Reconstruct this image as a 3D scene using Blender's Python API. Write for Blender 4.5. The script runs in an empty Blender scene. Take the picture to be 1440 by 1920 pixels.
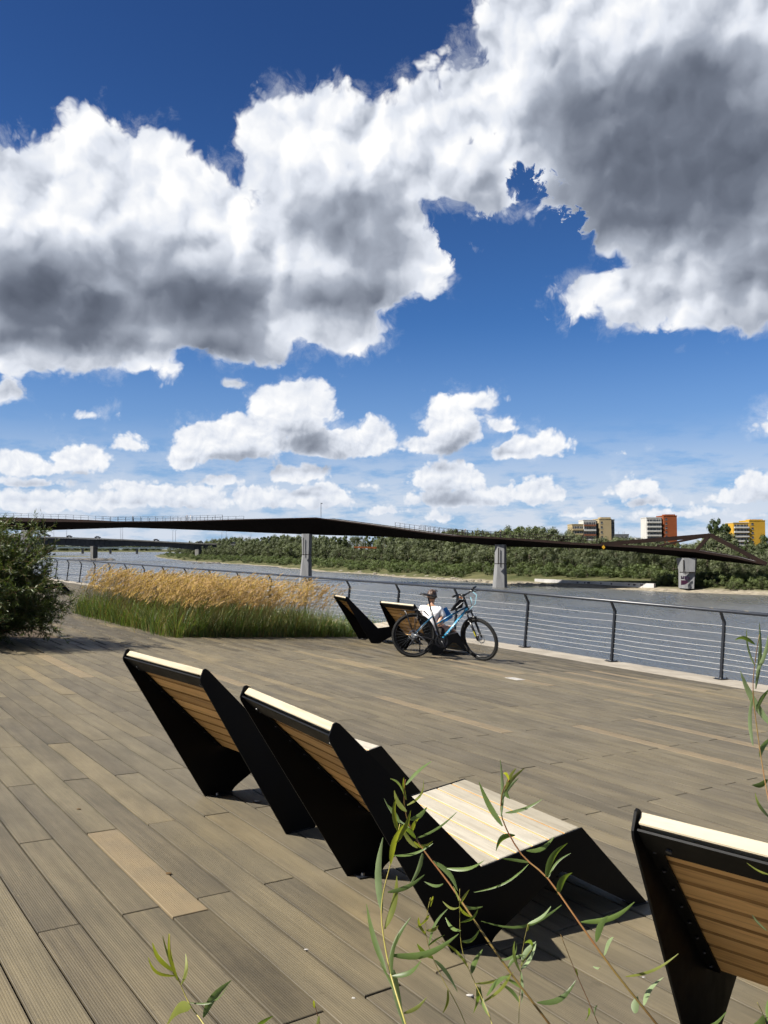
import bpy, bmesh, math, random
from mathutils import Matrix, Vector, Euler
R = math.radians
random.seed(7)
scene = bpy.context.scene
COL = scene.collection

# ------------------------------------------------------------------ camera
F_PX, CX, CY, HORIZON = 1500.0, 720.0, 960.0, 1029.0     # photograph is 1440 x 1920
CAM_Z = 9.0                                              # above the water (z = 0)
PITCH = math.atan((HORIZON - CY) / F_PX)
cam_data = bpy.data.cameras.new('camera')
cam = bpy.data.objects.new('camera', cam_data); COL.objects.link(cam)
cam_data.sensor_fit = 'VERTICAL'; cam_data.sensor_height = 24.0
cam_data.lens = F_PX / 1920.0 * 24.0
cam_data.clip_start = 0.05; cam_data.clip_end = 20000
cam.location = (0, 0, CAM_Z); cam.rotation_euler = (R(90) + PITCH, 0, 0)
scene.camera = cam
FWD = Vector((0, math.cos(PITCH), math.sin(PITCH))); UPV = Vector((0, -math.sin(PITCH), math.cos(PITCH)))
CAM = Vector((0, 0, CAM_Z))
def ray(px, py):                       # direction through a photograph pixel, unit depth
    return Vector((1, 0, 0)) * ((px - CX) / F_PX) - UPV * ((py - CY) / F_PX) + FWD
def at_depth(px, py, Y):               # point at horizontal depth Y
    d = ray(px, py); return CAM + d * (Y / d.y)
def on_level(px, py, z=0.0):
    d = ray(px, py); return CAM + d * ((z - CAM_Z) / d.z)

# deck plane (slightly tilted): axes in camera coordinates measured from its plank joints
def c2w(x, y, z): return Vector((x, 0, 0)) - UPV * y + FWD * z
D_R = c2w(0.99794748, 0.06403769, 0.0).normalized()
D_N = c2w(0.06389919, -0.99578911, 0.06573391).normalized()
D_F = D_N.cross(D_R).normalized()
EYE = 1.5
D_O = CAM - D_N * EYE
def frame(ax, ay, az, o):
    return Matrix(((ax.x, ay.x, az.x, o.x), (ax.y, ay.y, az.y, o.y), (ax.z, ay.z, az.z, o.z), (0, 0, 0, 1)))
DM = frame(D_R, D_F, D_N, D_O)         # deck coordinates: right, forward, up
UT = Vector((-0.6049361, 0.79627402)); UV = Vector((0.79627402, 0.6049361))
A_V = D_R * UV.x + D_F * UV.y; A_T = D_R * UT.x + D_F * UT.y
DQ = frame(A_V, A_T, D_N, D_O)         # plank coordinates: across (v), along (t), up
DQI = DQ.inverted(); DMI = DM.inverted()
def deck_pt(px, py, z=0.0):            # deck coordinates (right, forward) of a pixel on the deck
    o = DMI @ CAM; d = DMI.to_3x3() @ ray(px, py); k = (z - o.z) / d.z
    return Vector((o.x + d.x * k, o.y + d.y * k, z))
def deck_depth(px, py, f):             # deck coordinates of a pixel at forward distance f
    o = DMI @ CAM; d = DMI.to_3x3() @ ray(px, py); k = f / d.y
    return Vector((o.x + d.x * k, f, o.z + d.z * k))

# ------------------------------------------------------------------ node helper
class NT:
    def __init__(s, tree): s.t = tree; s.n = tree.nodes; s.l = tree.links
    def node(s, typ, ins=None, **kw):
        n = s.n.new(typ)
        for k, v in kw.items(): setattr(n, k, v)
        for k, v in (ins or {}).items(): s.put(n.inputs[k], v)
        return n
    def put(s, sock, v):
        if hasattr(v, 'is_output'): s.l.new(v, sock)
        else: sock.default_value = v
    def m(s, op, a, b=0.0, c=0.0, clamp=False):
        n = s.n.new('ShaderNodeMath'); n.operation = op; n.use_clamp = clamp
        s.put(n.inputs[0], a); s.put(n.inputs[1], b); s.put(n.inputs[2], c); return n.outputs[0]
    def add(s, a, b): return s.m('ADD', a, b)
    def sub(s, a, b): return s.m('SUBTRACT', a, b)
    def mul(s, a, b): return s.m('MULTIPLY', a, b)
    def mad(s, a, b, c): return s.m('MULTIPLY_ADD', a, b, c)
    def vm(s, op, a, b=(0, 0, 0), c=(0, 0, 0), out=0):
        n = s.n.new('ShaderNodeVectorMath'); n.operation = op
        s.put(n.inputs[0], a); s.put(n.inputs[1], b)
        if op == 'MULTIPLY_ADD': s.put(n.inputs[2], c)
        if op == 'SCALE': s.put(n.inputs['Scale'], c)
        return n.outputs['Value' if out else 'Vector']
    def ss(s, x, lo, hi, o0=0.0, o1=1.0):
        n = s.n.new('ShaderNodeMapRange'); n.interpolation_type = 'SMOOTHSTEP'
        s.put(n.inputs[0], x); s.put(n.inputs[1], lo); s.put(n.inputs[2], hi); s.put(n.inputs[3], o0); s.put(n.inputs[4], o1)
        return n.outputs[0]
    def lin(s, x, lo, hi, o0=0.0, o1=1.0):
        n = s.n.new('ShaderNodeMapRange')
        s.put(n.inputs[0], x); s.put(n.inputs[1], lo); s.put(n.inputs[2], hi); s.put(n.inputs[3], o0); s.put(n.inputs[4], o1)
        return n.outputs[0]
    def mix(s, f, a, b, bt='MIX'):
        n = s.n.new('ShaderNodeMix'); n.data_type = 'RGBA'; n.blend_type = bt
        s.put(n.inputs[0], f); s.put(n.inputs[6], a); s.put(n.inputs[7], b); return n.outputs[2]
    def noise(s, vec, scale, detail=4, rough=0.55, dist=0.0, out=0):
        n = s.node('ShaderNodeTexNoise', {'Scale': scale, 'Detail': detail, 'Roughness': rough, 'Distortion': dist})
        if vec is not None: s.put(n.inputs['Vector'], vec)
        return n.outputs[out]
    def comb(s, x, y, z):
        n = s.n.new('ShaderNodeCombineXYZ'); s.put(n.inputs[0], x); s.put(n.inputs[1], y); s.put(n.inputs[2], z); return n.outputs[0]
    def sep(s, v):
        n = s.n.new('ShaderNodeSeparateXYZ'); s.put(n.inputs[0], v); return n.outputs
    def ramp(s, f, stops):
        n = s.n.new('ShaderNodeValToRGB'); e = n.color_ramp.elements
        while len(e) < len(stops): e.new(0.5)
        for q, (p, c) in zip(e, stops): q.position = p; q.color = (*c, 1) if len(c) == 3 else c
        s.put(n.inputs[0], f); return n.outputs[0]
def c4(c): return (c[0], c[1], c[2], 1.0)

# ------------------------------------------------------------------ sun direction (from the lounger shadows on the deck)
SH = D_R * 1.03 + D_F * 0.36 - D_N     # a ray of light in the deck frame
SUN_DIR = (-SH).normalized()           # towards the sun
SUN_EL = math.asin(SUN_DIR.z); SUN_AZ = math.atan2(SUN_DIR.x, SUN_DIR.y)   # azimuth from +Y towards +X

# ------------------------------------------------------------------ sky: Nishita air with procedural cumulus
world = bpy.data.worlds.new('World'); scene.world = world; world.use_nodes = True
world.cycles.sampling_method = 'MANUAL'; world.cycles.sample_map_resolution = 512
def sky_xy(px, py):                    # azimuth / elevation of a pixel, in hundreds of photograph pixels at the centre
    d = ray(px, py).normalized(); return math.atan2(d.x, d.y) * 15.0, math.asin(d.z) * 15.0
CLOUDS = [  # centre and radii of the cumulus masses, given in photograph pixels
    (30, 420, 220, 150), (185, 325, 105, 120), (270, 350, 110, 110), (50, 560, 330, 130), (340, 430, 200, 140), (400, 560, 330, 120), (530, 280, 100, 110), (600, 300, 130, 140),
    (640, 470, 270, 130), (700, 300, 120, 125), (800, 270, 110, 130), (880, 190, 90, 110), (960, 110, 100, 130), (1050, 80, 170, 190), (1230, 180, 340, 280), (900, 340, 130, 110),
    (1380, 420, 240, 200), (1180, 330, 110, 90), (1290, 535, 270, 82), (640, 625, 120, 52), (150, 668, 310, 38), (860, 455, 60, 42), (1110, 530, 100, 45), (470, 650, 160, 40),
    (560, 780, 95, 68), (520, 745, 60, 30), (440, 835, 130, 50), (345, 860, 60, 32), (620, 835, 110, 40), (705, 830, 64, 36), (440, 716, 60, 12),
    (850, 800, 85, 60), (882, 750, 52, 28), (815, 835, 70, 32), (940, 800, 60, 16), (985, 845, 90, 26), (1015, 818, 22, 26), (245, 838, 55, 16), (1050, 835, 30, 14),
    (830, 905, 90, 44), (870, 938, 160, 26), (1010, 930, 62, 32), (1190, 920, 52, 36), (1225, 945, 80, 16), (1425, 915, 58, 40), (1445, 795, 46, 36), (1380, 935, 50, 16),
    (330, 935, 140, 32), (560, 893, 75, 26), (610, 935, 66, 36), (145, 865, 55, 32), (160, 885, 90, 14), (40, 875, 90, 26), (60, 945, 160, 28), (200, 940, 110, 24), (490, 940, 90, 30),
    (820, 970, 70, 11), (250, 912, 120, 18), (420, 905, 90, 16), (60, 905, 130, 14), (690, 915, 30, 9), (1090, 966, 100, 9), (720, 958, 60, 10), (1330, 962, 90, 9), (1170, 850, 16, 7), (0, 745, 48, 26), (160, 775, 60, 9), (990, 365, 40, 22), (1300, 965, 150, 12)]
DARKS = [(120, 565, 420, 92, 0.80), (450, 550, 280, 66, 0.55), (1270, 340, 330, 190, 0.42), (700, 430, 270, 120, 0.40), (1120, 210, 190, 130, 0.42), (70, 420, 110, 60, 0.25), (590, 250, 90, 60, 0.12),
         (1350, 110, 150, 90, 0.42), (960, 400, 90, 70, 0.25), (500, 866, 200, 15, 0.42), (620, 852, 130, 12, 0.34), (860, 945, 170, 11, 0.40), (860, 850, 110, 14, 0.40), (1010, 862, 60, 8, 0.3), (1200, 945, 70, 8, 0.3), (1420, 938, 60, 9, 0.35), (600, 955, 80, 9, 0.35), (140, 890, 80, 9, 0.35), (1290, 600, 200, 40, 0.3), (330, 955, 170, 10, 0.30)]
HOLES = [(1000, 335, 48, 26), (885, 440, 52, 30), (1068, 425, 36, 44), (960, 470, 60, 30)]
LIGHTS = [(330, 695, 420, 30, 0.55), (630, 640, 130, 60, 0.55), (1200, 520, 160, 70, 0.55), (1310, 590, 200, 45, 0.4), (30, 700, 160, 40, 0.6), (850, 480, 90, 50, 0.5)]
def blob_group():
    g = bpy.data.node_groups.new('cloud_masses', 'ShaderNodeTree')
    g.interface.new_socket('P', in_out='INPUT', socket_type='NodeSocketVector')
    g.interface.new_socket('M', in_out='OUTPUT', socket_type='NodeSocketFloat')
    nt = NT(g); gi = nt.n.new('NodeGroupInput').outputs[0]; go = nt.n.new('NodeGroupOutput')
    acc = None
    for cx, cy, rx, ry in CLOUDS:
        x, y = sky_xy(cx, cy); k = 0.93; pad = 0.13 if cy < 880 else 0.09; a, b = rx * k / 100 + pad, ry * k / 100 * (1.30 if 700 < cy < 870 else 1.08 if cy > 700 else 1.0) + pad * 0.85
        q = nt.vm('MULTIPLY_ADD', gi, (1 / a, 1 / b, 0), (-x / a, -y / b, 0))
        if cy > 700: q = nt.vm('MAXIMUM', nt.vm('MULTIPLY', q, (-1, -1.9, 0)), q)      # flat cloud bases far away
        ln = nt.vm('LENGTH', q, out=1); w = (a * b) ** 0.5 if b > 0.4 * a else b * 1.4
        f = nt.mad(ln, -w, w)
        acc = f if acc is None else nt.m('SMOOTH_MAX', acc, f, min(0.25, 0.35 * w))
    nt.l.new(acc, go.inputs[0]); return g
SKY_K = 0.37
def sky_nodes():
    nt = NT(world.node_tree); nt.n.clear()
    grp = blob_group()
    d = nt.node('ShaderNodeTexCoord').outputs['Generated']
    d = nt.vm('NORMALIZE', d); x, y, z = nt.sep(d)
    X = nt.mul(nt.m('ARCTAN2', x, y), 15.0); Y = nt.mul(nt.m('ARCSINE', z), 15.0)
    P = nt.comb(X, Y, 0.0)
    low = nt.ss(Y, 0.6, 4.6)                                   # 0 near the horizon, 1 high up: distant clouds are smaller
    warp = nt.vm('SUBTRACT', nt.noise(P, 0.9, 3, 0.55, out=1), (0.5, 0.5, 0.5))
    PW = nt.vm('ADD', P, nt.vm('SCALE', warp, c=nt.lin(low, 0, 1, 0.25, 0.8)))
    def puffs(vec):
        v1 = nt.node('ShaderNodeTexVoronoi', {'Vector': vec, 'Scale': 1.2, 'Detail': 3.0, 'Roughness': 0.46, 'Lacunarity': 2.3}, feature='F1', voronoi_dimensions='2D').outputs[0]
        v2 = nt.node('ShaderNodeTexVoronoi', {'Vector': vec, 'Scale': 3.2, 'Detail': 2.0, 'Roughness': 0.5, 'Lacunarity': 2.3}, feature='F1', voronoi_dimensions='2D').outputs[0]
        nz = nt.node('ShaderNodeTexNoise', {'Vector': vec, 'Scale': 1.1, 'Detail': 6.0, 'Roughness': 0.48}, noise_dimensions='2D').outputs[0]
        big = nt.add(nt.mul(nt.sub(0.40, v1), 0.70), nt.mul(nt.sub(nz, 0.5), 0.95))
        sm = nt.add(nt.mul(nt.sub(0.40, v2), 0.30), nt.mul(nt.sub(nz, 0.5), 0.30))
        return nt.add(nt.mul(big, nt.lin(low, 0, 1, 0.05, 0.80)), nt.mul(sm, nt.lin(low, 0, 1, 0.75, 0.5)))
    def masses(vec):
        n = nt.n.new('ShaderNodeGroup'); n.node_tree = grp; nt.put(n.inputs[0], vec); return n.outputs[0]
    n0 = puffs(PW)
    fine = nt.vm('ADD', P, nt.vm('SCALE', nt.vm('SUBTRACT', nt.node('ShaderNodeTexNoise', {'Vector': P, 'Scale': 1.6, 'Detail': 3.0, 'Roughness': 0.5}, noise_dimensions='2D').outputs[1], (0.5, 0.5, 0.5)), c=nt.lin(low, 0, 1, 0.22, 0.5)))
    def lumps(k):                      # rounded billows, displaced towards the sun
        q = nt.vm('ADD', fine, (-0.55 * k, 0.83 * k, 0)); q2 = nt.vm('ADD', fine, (-0.20 * k, 0.32 * k, 0))
        a = nt.node('ShaderNodeTexVoronoi', {'Vector': q, 'Scale': 0.95, 'Detail': 1.0, 'Roughness': 0.5, 'Lacunarity': 2.4, 'Smoothness': 0.9}, feature='SMOOTH_F1', voronoi_dimensions='2D').outputs[0]
        c = nt.node('ShaderNodeTexNoise', {'Vector': q, 'Scale': 0.8, 'Detail': 4.0, 'Roughness': 0.44}, noise_dimensions='2D').outputs[0]
        e = nt.node('ShaderNodeTexNoise', {'Vector': q2, 'Scale': 3.4, 'Detail': 4.0, 'Roughness': 0.5}, noise_dimensions='2D').outputs[0]
        hi = nt.sub(c, nt.mul(a, 0.46)); lo = nt.mul(e, 0.62)
        return nt.add(nt.mul(hi, low), nt.mul(lo, nt.sub(1.0, low))), nt.add(nt.mul(c, low), nt.mul(nt.add(nt.mul(nt.sub(e, 0.5), 0.4), 0.5), nt.sub(1.0, low)))
    l0, b0 = lumps(0.0); l1, _ = lumps(0.24); relief = nt.sub(l0, l1)
    m0 = masses(nt.vm('ADD', P, nt.vm('SCALE', warp, c=0.25)))
    offs = nt.lin(low, 0, 1, 0.30, 1.25)
    m1 = masses(nt.vm('ADD', P, nt.vm('SCALE', (-0.30, 0.95, 0), c=offs)))
    for cx, cy, rx, ry in HOLES:       # blue breaks in the big cloud
        a, b = sky_xy(cx, cy); q = nt.vm('MULTIPLY_ADD', nt.vm('ADD', P, nt.vm('SCALE', warp, c=0.5)), (100 / rx, 100 / ry, 0), (-a * 100 / rx, -b * 100 / ry, 0))
        m0 = nt.sub(m0, nt.mul(nt.ss(nt.vm('LENGTH', q, out=1), 2.2, 0.2, 0.0, 0.85), nt.lin(nt.noise(PW, 3.0, 5, 0.62), 0.36, 0.62, 0.25, 1.35)))
    # outside the photograph the same weather goes on
    wide = nt.mul(nt.sub(nt.noise(nt.vm('MULTIPLY', d, (1, 1, 1.6)), 2.4, 5, 0.5), 0.52), 9.0)
    out = nt.m('MAXIMUM', nt.ss(nt.m('ABSOLUTE', X), 7.4, 9.0), nt.ss(Y, 9.3, 10.8))
    m0 = nt.add(nt.mul(m0, nt.sub(1.0, out)), nt.mul(wide, out))
    m1 = nt.add(nt.mul(m1, nt.sub(1.0, out)), nt.mul(nt.sub(wide, 0.2), out))
    dens = nt.add(nt.mul(m0, nt.lin(low, 0, 1, 1.0, 1.35)), n0)
    soft = nt.lin(low, 0, 1, 0.12, 0.30)
    alpha = nt.ss(dens, 0.0, soft)
    wisp = nt.mul(nt.ss(nt.add(m0, nt.mul(nt.sub(nt.noise(PW, 1.7, 6, 0.66), 0.52), 2.2)), 0.0, 0.9), 0.45)
    alpha = nt.m('MAXIMUM', alpha, wisp)
    # light: bright where the way to the sun leaves the cloud soon, grey in the thick bases
    thick = nt.add(m1, nt.mul(nt.sub(b0, 0.5), nt.lin(low, 0, 1, 0.5, 0.9)))
    shade = nt.ss(thick, nt.lin(low, 0, 1, 0.10, 0.15), nt.lin(low, 0, 1, 0.60, 1.9))
    dark = None
    PD = nt.vm('ADD', P, nt.vm('SCALE', nt.vm('SUBTRACT', fine, P), c=0.65))
    for cx, cy, rx, ry, wgt in DARKS:
        a, b = sky_xy(cx, cy); q = nt.vm('MULTIPLY_ADD', PD, (100 / rx, 100 / ry, 0), (-a * 100 / rx, -b * 100 / ry, 0))
        f = nt.mul(nt.ss(nt.vm('LENGTH', q, out=1), 1.6, 0.0), wgt)
        dark = f if dark is None else nt.m('SMOOTH_MAX', dark, f, 0.25)
    shade = nt.m('ADD', nt.mul(shade, 0.64), nt.mul(dark, nt.lin(b0, 0.3, 0.7, 0.72, 0.92)), clamp=True)
    lite = None
    for cx, cy, rx, ry, wgt in LIGHTS:
        a, b = sky_xy(cx, cy); q = nt.vm('MULTIPLY_ADD', PD, (100 / rx, 100 / ry, 0), (-a * 100 / rx, -b * 100 / ry, 0))
        f = nt.mul(nt.ss(nt.vm('LENGTH', q, out=1), 1.5, 0.2), wgt); lite = f if lite is None else nt.m('MAXIMUM', lite, f)
    shade = nt.mul(shade, nt.sub(1.0, lite))
    thin = nt.ss(dens, 0.38, 0.02)
    lum = nt.add(nt.sub(1.0, nt.mul(shade, 0.80)), nt.mul(relief, nt.lin(shade, 0, 1, 1.15, 0.5)))
    lum = nt.add(lum, nt.mul(nt.mul(nt.sub(n0, 0.05), 0.07), nt.sub(1.0, shade)))
    lum = nt.add(lum, nt.mul(thin, nt.mul(shade, 0.34)))
    lum = nt.m('MINIMUM', nt.m('MAXIMUM', lum, 0.02), 1.0)
    ccol = nt.ramp(lum, [(0.0, (0.070, 0.084, 0.118)), (0.28, (0.165, 0.19, 0.245)), (0.55, (0.385, 0.425, 0.505)), (0.80, (0.76, 0.80, 0.88)), (1.0, (1.02, 1.02, 1.02))])
    sky = nt.node('ShaderNodeTexSky', sky_type='NISHITA', sun_disc=False, sun_elevation=SUN_EL, sun_rotation=SUN_AZ, altitude=100, air_density=1.0, dust_density=0.1, ozone_density=1.5)
    air = nt.vm('SCALE', sky.outputs[0], c=0.085)
    air = nt.vm('MULTIPLY', air, (0.36, 0.68, 1.14)); up = nt.ss(Y, 3.0, 9.5, 1.08, 0.72); air = nt.vm('MULTIPLY', air, nt.comb(up, up, nt.add(nt.mul(up, 0.8), 0.2)))
    # low far cloud banks melt into the air near the horizon
    haze = nt.ss(Y, 2.5, 0.3)
    veil = nt.mul(haze, nt.ss(nt.noise(nt.vm('MULTIPLY', P, (0.55, 1.9, 0)), 1.6, 6, 0.6), 0.34, 0.56))
    air = nt.mix(nt.mul(nt.ss(Y, 4.4, -0.2), 0.72), air, (0.36, 0.52, 0.78, 1))
    air = nt.mix(nt.mul(veil, 0.92), air, (0.68, 0.735, 0.83, 1))
    ccol = nt.mix(nt.mul(haze, 0.42), ccol, (0.66, 0.72, 0.83, 1))
    colr = nt.mix(alpha, air, ccol)
    bg = nt.node('ShaderNodeBackground', {'Color': colr, 'Strength': SKY_K})
    nt.l.new(bg.outputs[0], nt.node('ShaderNodeOutputWorld').inputs[0])
sky_nodes()


sun_data = bpy.data.lights.new('sun', 'SUN'); sun_data.energy = 5.0; sun_data.angle = R(0.53); sun_data.color = (1.0, 0.945, 0.86)
sun = bpy.data.objects.new('sun', sun_data); COL.objects.link(sun)
sun.rotation_euler = SUN_DIR.to_track_quat('Z', 'Y').to_euler(); sun.location = (0, 0, 60)
scene.view_settings.view_transform = 'Standard'; scene.view_settings.look = 'None'
scene.view_settings.exposure = 1.45; scene.view_settings.gamma = 1.0; scene.view_settings.use_curve_mapping = False
scene.cycles.max_bounces = 6; scene.cycles.diffuse_bounces = 2; scene.cycles.glossy_bounces = 3
scene.cycles.transparent_max_bounces = 8; scene.cycles.sample_clamp_indirect = 6.0
scene.cycles.use_denoising = True; scene.cycles.use_adaptive_sampling = True; scene.cycles.adaptive_threshold = 0.025; scene.cycles.adaptive_min_samples = 16

# ------------------------------------------------------------------ materials
MATS = {}
def material(name, col, rough=0.6, spec=0.5, metal=0.0, build=None):
    m = bpy.data.materials.new(name); m.use_nodes = True
    nt = NT(m.node_tree); b = nt.n['Principled BSDF']
    b.inputs['Base Color'].default_value = c4(col); b.inputs['Roughness'].default_value = rough
    b.inputs['Specular IOR Level'].default_value = spec; b.inputs['Metallic'].default_value = metal
    if build: build(nt, b)
    MATS[name] = m; return m
def bump(nt, b, h, strength=0.3, dist=0.01):
    n = nt.node('ShaderNodeBump', {'Strength': strength, 'Distance': dist, 'Height': h}); nt.l.new(n.outputs[0], b.inputs['Normal'])
def vary(col2, scale=4.0, detail=5, lo=0.35, hi=0.65, bmp=0.0, rough=None, coord='Object', stretch=None):
    def f(nt, b):
        tc = nt.node('ShaderNodeTexCoord').outputs[coord]
        if stretch: tc = nt.vm('MULTIPLY', tc, stretch)
        x = nt.noise(tc, scale, detail)
        k = nt.lin(x, lo, hi)
        nt.put(b.inputs['Base Color'], nt.mix(k, tuple(b.inputs['Base Color'].default_value), c4(col2)))
        if bmp: bump(nt, b, nt.noise(tc, scale * 6, 4), bmp, 0.01)
        if rough: nt.put(b.inputs['Roughness'], nt.lin(x, 0.3, 0.7, rough[0], rough[1]))
    return f

# ------------------------------------------------------------------ mesh builder
class MB:
    def __init__(s): s.v = []; s.f = []; s.mi = []; s.cur = 0
    def add(s, vs, fs):
        o = len(s.v); s.v.extend([tuple(q) for q in vs])
        for f in fs: s.f.append(tuple(i + o for i in f)); s.mi.append(s.cur)
        return s
    def box(s, c, size, rot=None, ch=0.0):
        hx, hy, hz = (q / 2 for q in size)
        if ch:
            vs = []
            for z, k in ((-hz, ch), (-hz + ch, 0), (hz - ch, 0), (hz, ch)):
                vs += [(-hx + k, -hy + k, z), (hx - k, -hy + k, z), (hx - k, hy - k, z), (-hx + k, hy - k, z)]
            fs = [(3, 2, 1, 0), (12, 13, 14, 15)]
            for r in range(3):
                for i in range(4): fs.append((r * 4 + i, r * 4 + (i + 1) % 4, r * 4 + 4 + (i + 1) % 4, r * 4 + 4 + i))
        else:
            vs = [(x, y, z) for z in (-hz, hz) for x, y in ((-hx, -hy), (hx, -hy), (hx, hy), (-hx, hy))]
            fs = [(3, 2, 1, 0), (4, 5, 6, 7), (0, 1, 5, 4), (1, 2, 6, 5), (2, 3, 7, 6), (3, 0, 4, 7)]
        c = Vector(c)
        vs = [(rot @ Vector(q) if rot else Vector(q)) + c for q in vs]
        return s.add(vs, fs)
    def tube(s, pts, rad, n=8, caps=True, square=False):
        pts = [Vector(p) for p in pts]; k = len(pts)
        rads = rad if isinstance(rad, (list, tuple)) else [rad] * k
        vs = []; ref = None
        for i, p in enumerate(pts):
            d = (pts[min(i + 1, k - 1)] - pts[max(i - 1, 0)])
            d = d.normalized() if d.length > 1e-9 else Vector((0, 0, 1))
            if ref is None: ref = Vector((0, 0, 1)) if abs(d.z) < 0.9 else Vector((1, 0, 0))
            a = d.cross(ref)
            if a.length < 1e-6: a = d.cross(Vector((0.3, 1, 0.2)))
            a.normalize(); b = d.cross(a); ref = -b if False else a.cross(d)
            for j in range(n):
                t = 2 * math.pi * (j + (0.5 if square else 0)) / n
                vs.append(p + (a * math.cos(t) + b * math.sin(t)) * rads[i])
        fs = []
        for i in range(k - 1):
            for j in range(n): fs.append((i * n + j, i * n + (j + 1) % n, (i + 1) * n + (j + 1) % n, (i + 1) * n + j))
        if caps: fs.append(tuple(range(n - 1, -1, -1))); fs.append(tuple((k - 1) * n + j for j in range(n)))
        return s.add(vs, fs)
    def ring(s, c, axis, rad, r, n=32, m=8, sy=1.0):      # torus
        c = Vector(c); axis = Vector(axis).normalized()
        a = axis.cross(Vector((0, 0, 1)))
        if a.length < 1e-4: a = Vector((1, 0, 0))
        a.normalize(); b = axis.cross(a); vs = []; fs = []
        for i in range(n):
            t = 2 * math.pi * i / n; d = a * math.cos(t) + b * math.sin(t)
            for j in range(m):
                q = 2 * math.pi * j / m; vs.append(c + d * (rad + r * math.cos(q)) + axis * (r * sy * math.sin(q)))
        for i in range(n):
            for j in range(m): fs.append((i * m + j, ((i + 1) % n) * m + j, ((i + 1) % n) * m + (j + 1) % m, i * m + (j + 1) % m))
        return s.add(vs, fs)
    def prism(s, poly, lo, hi, axis='x'):                 # polygon (a, b) extruded along an axis
        n = len(poly)
        mk = {'x': lambda a, b, h: (h, a, b), 'y': lambda a, b, h: (a, h, b), 'z': lambda a, b, h: (a, b, h)}[axis]
        vs = [mk(a, b, lo) for a, b in poly] + [mk(a, b, hi) for a, b in poly]
        fs = [tuple(range(n - 1, -1, -1)), tuple(range(n, 2 * n))] + [(i, (i + 1) % n, n + (i + 1) % n, n + i) for i in range(n)]
        return s.add(vs, fs)
    def loft(s, rings, caps=True):
        n = len(rings[0]); vs = [q for r in rings for q in r]; fs = []
        for i in range(len(rings) - 1):
            for j in range(n): fs.append((i * n + j, i * n + (j + 1) % n, (i + 1) * n + (j + 1) % n, (i + 1) * n + j))
        if caps: fs += [tuple(range(n - 1, -1, -1)), tuple((len(rings) - 1) * n + j for j in range(n))]
        return s.add(vs, fs)
    def mesh(s, name, smooth=False, fixn=True):
        me = bpy.data.meshes.new(name); me.from_pydata(s.v, [], s.f)
        if fixn:
            bm = bmesh.new(); bm.from_mesh(me); bmesh.ops.recalc_face_normals(bm, faces=bm.faces); bm.to_mesh(me); bm.free()
        if smooth: me.polygons.foreach_set('use_smooth', [True] * len(me.polygons))
        if s.mi and max(s.mi): me.polygons.foreach_set('material_index', s.mi)
        me.update(); return me
    def build(s, name, mat, parent=None, smooth=False, mx=None, fixn=True):
        me = s.mesh(name, smooth, fixn)
        for mm in (mat if isinstance(mat, (list, tuple)) else [mat]): me.materials.append(MATS[mm])
        return link(name, me, parent, mx)
def link(name, data, parent=None, mx=None):
    o = bpy.data.objects.new(name, data); COL.objects.link(o)
    if parent: o.parent = parent
    if mx is not None: o.matrix_basis = mx
    return o
def empty(name, mx=None, parent=None):
    o = bpy.data.objects.new(name, None); COL.objects.link(o); o.empty_display_size = 0.2
    if parent: o.parent = parent
    if mx is not None: o.matrix_basis = mx
    return o
def tag(o, label, cat, group=None):
    o['label'] = label; o['category'] = cat
    if group: o['group'] = group
    return o
def kind(o, k): o['kind'] = k; return o
def copy_tree(o, parent=None):
    c = o.copy(); COL.objects.link(c); c.parent = parent
    if parent: c.matrix_parent_inverse = o.matrix_parent_inverse.copy()
    for ch in o.children: copy_tree(ch, c)
    return c
def T(x, y, z=0.0): return Matrix.Translation((x, y, z))
def RZ(a): return Matrix.Rotation(a, 4, 'Z')

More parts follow.
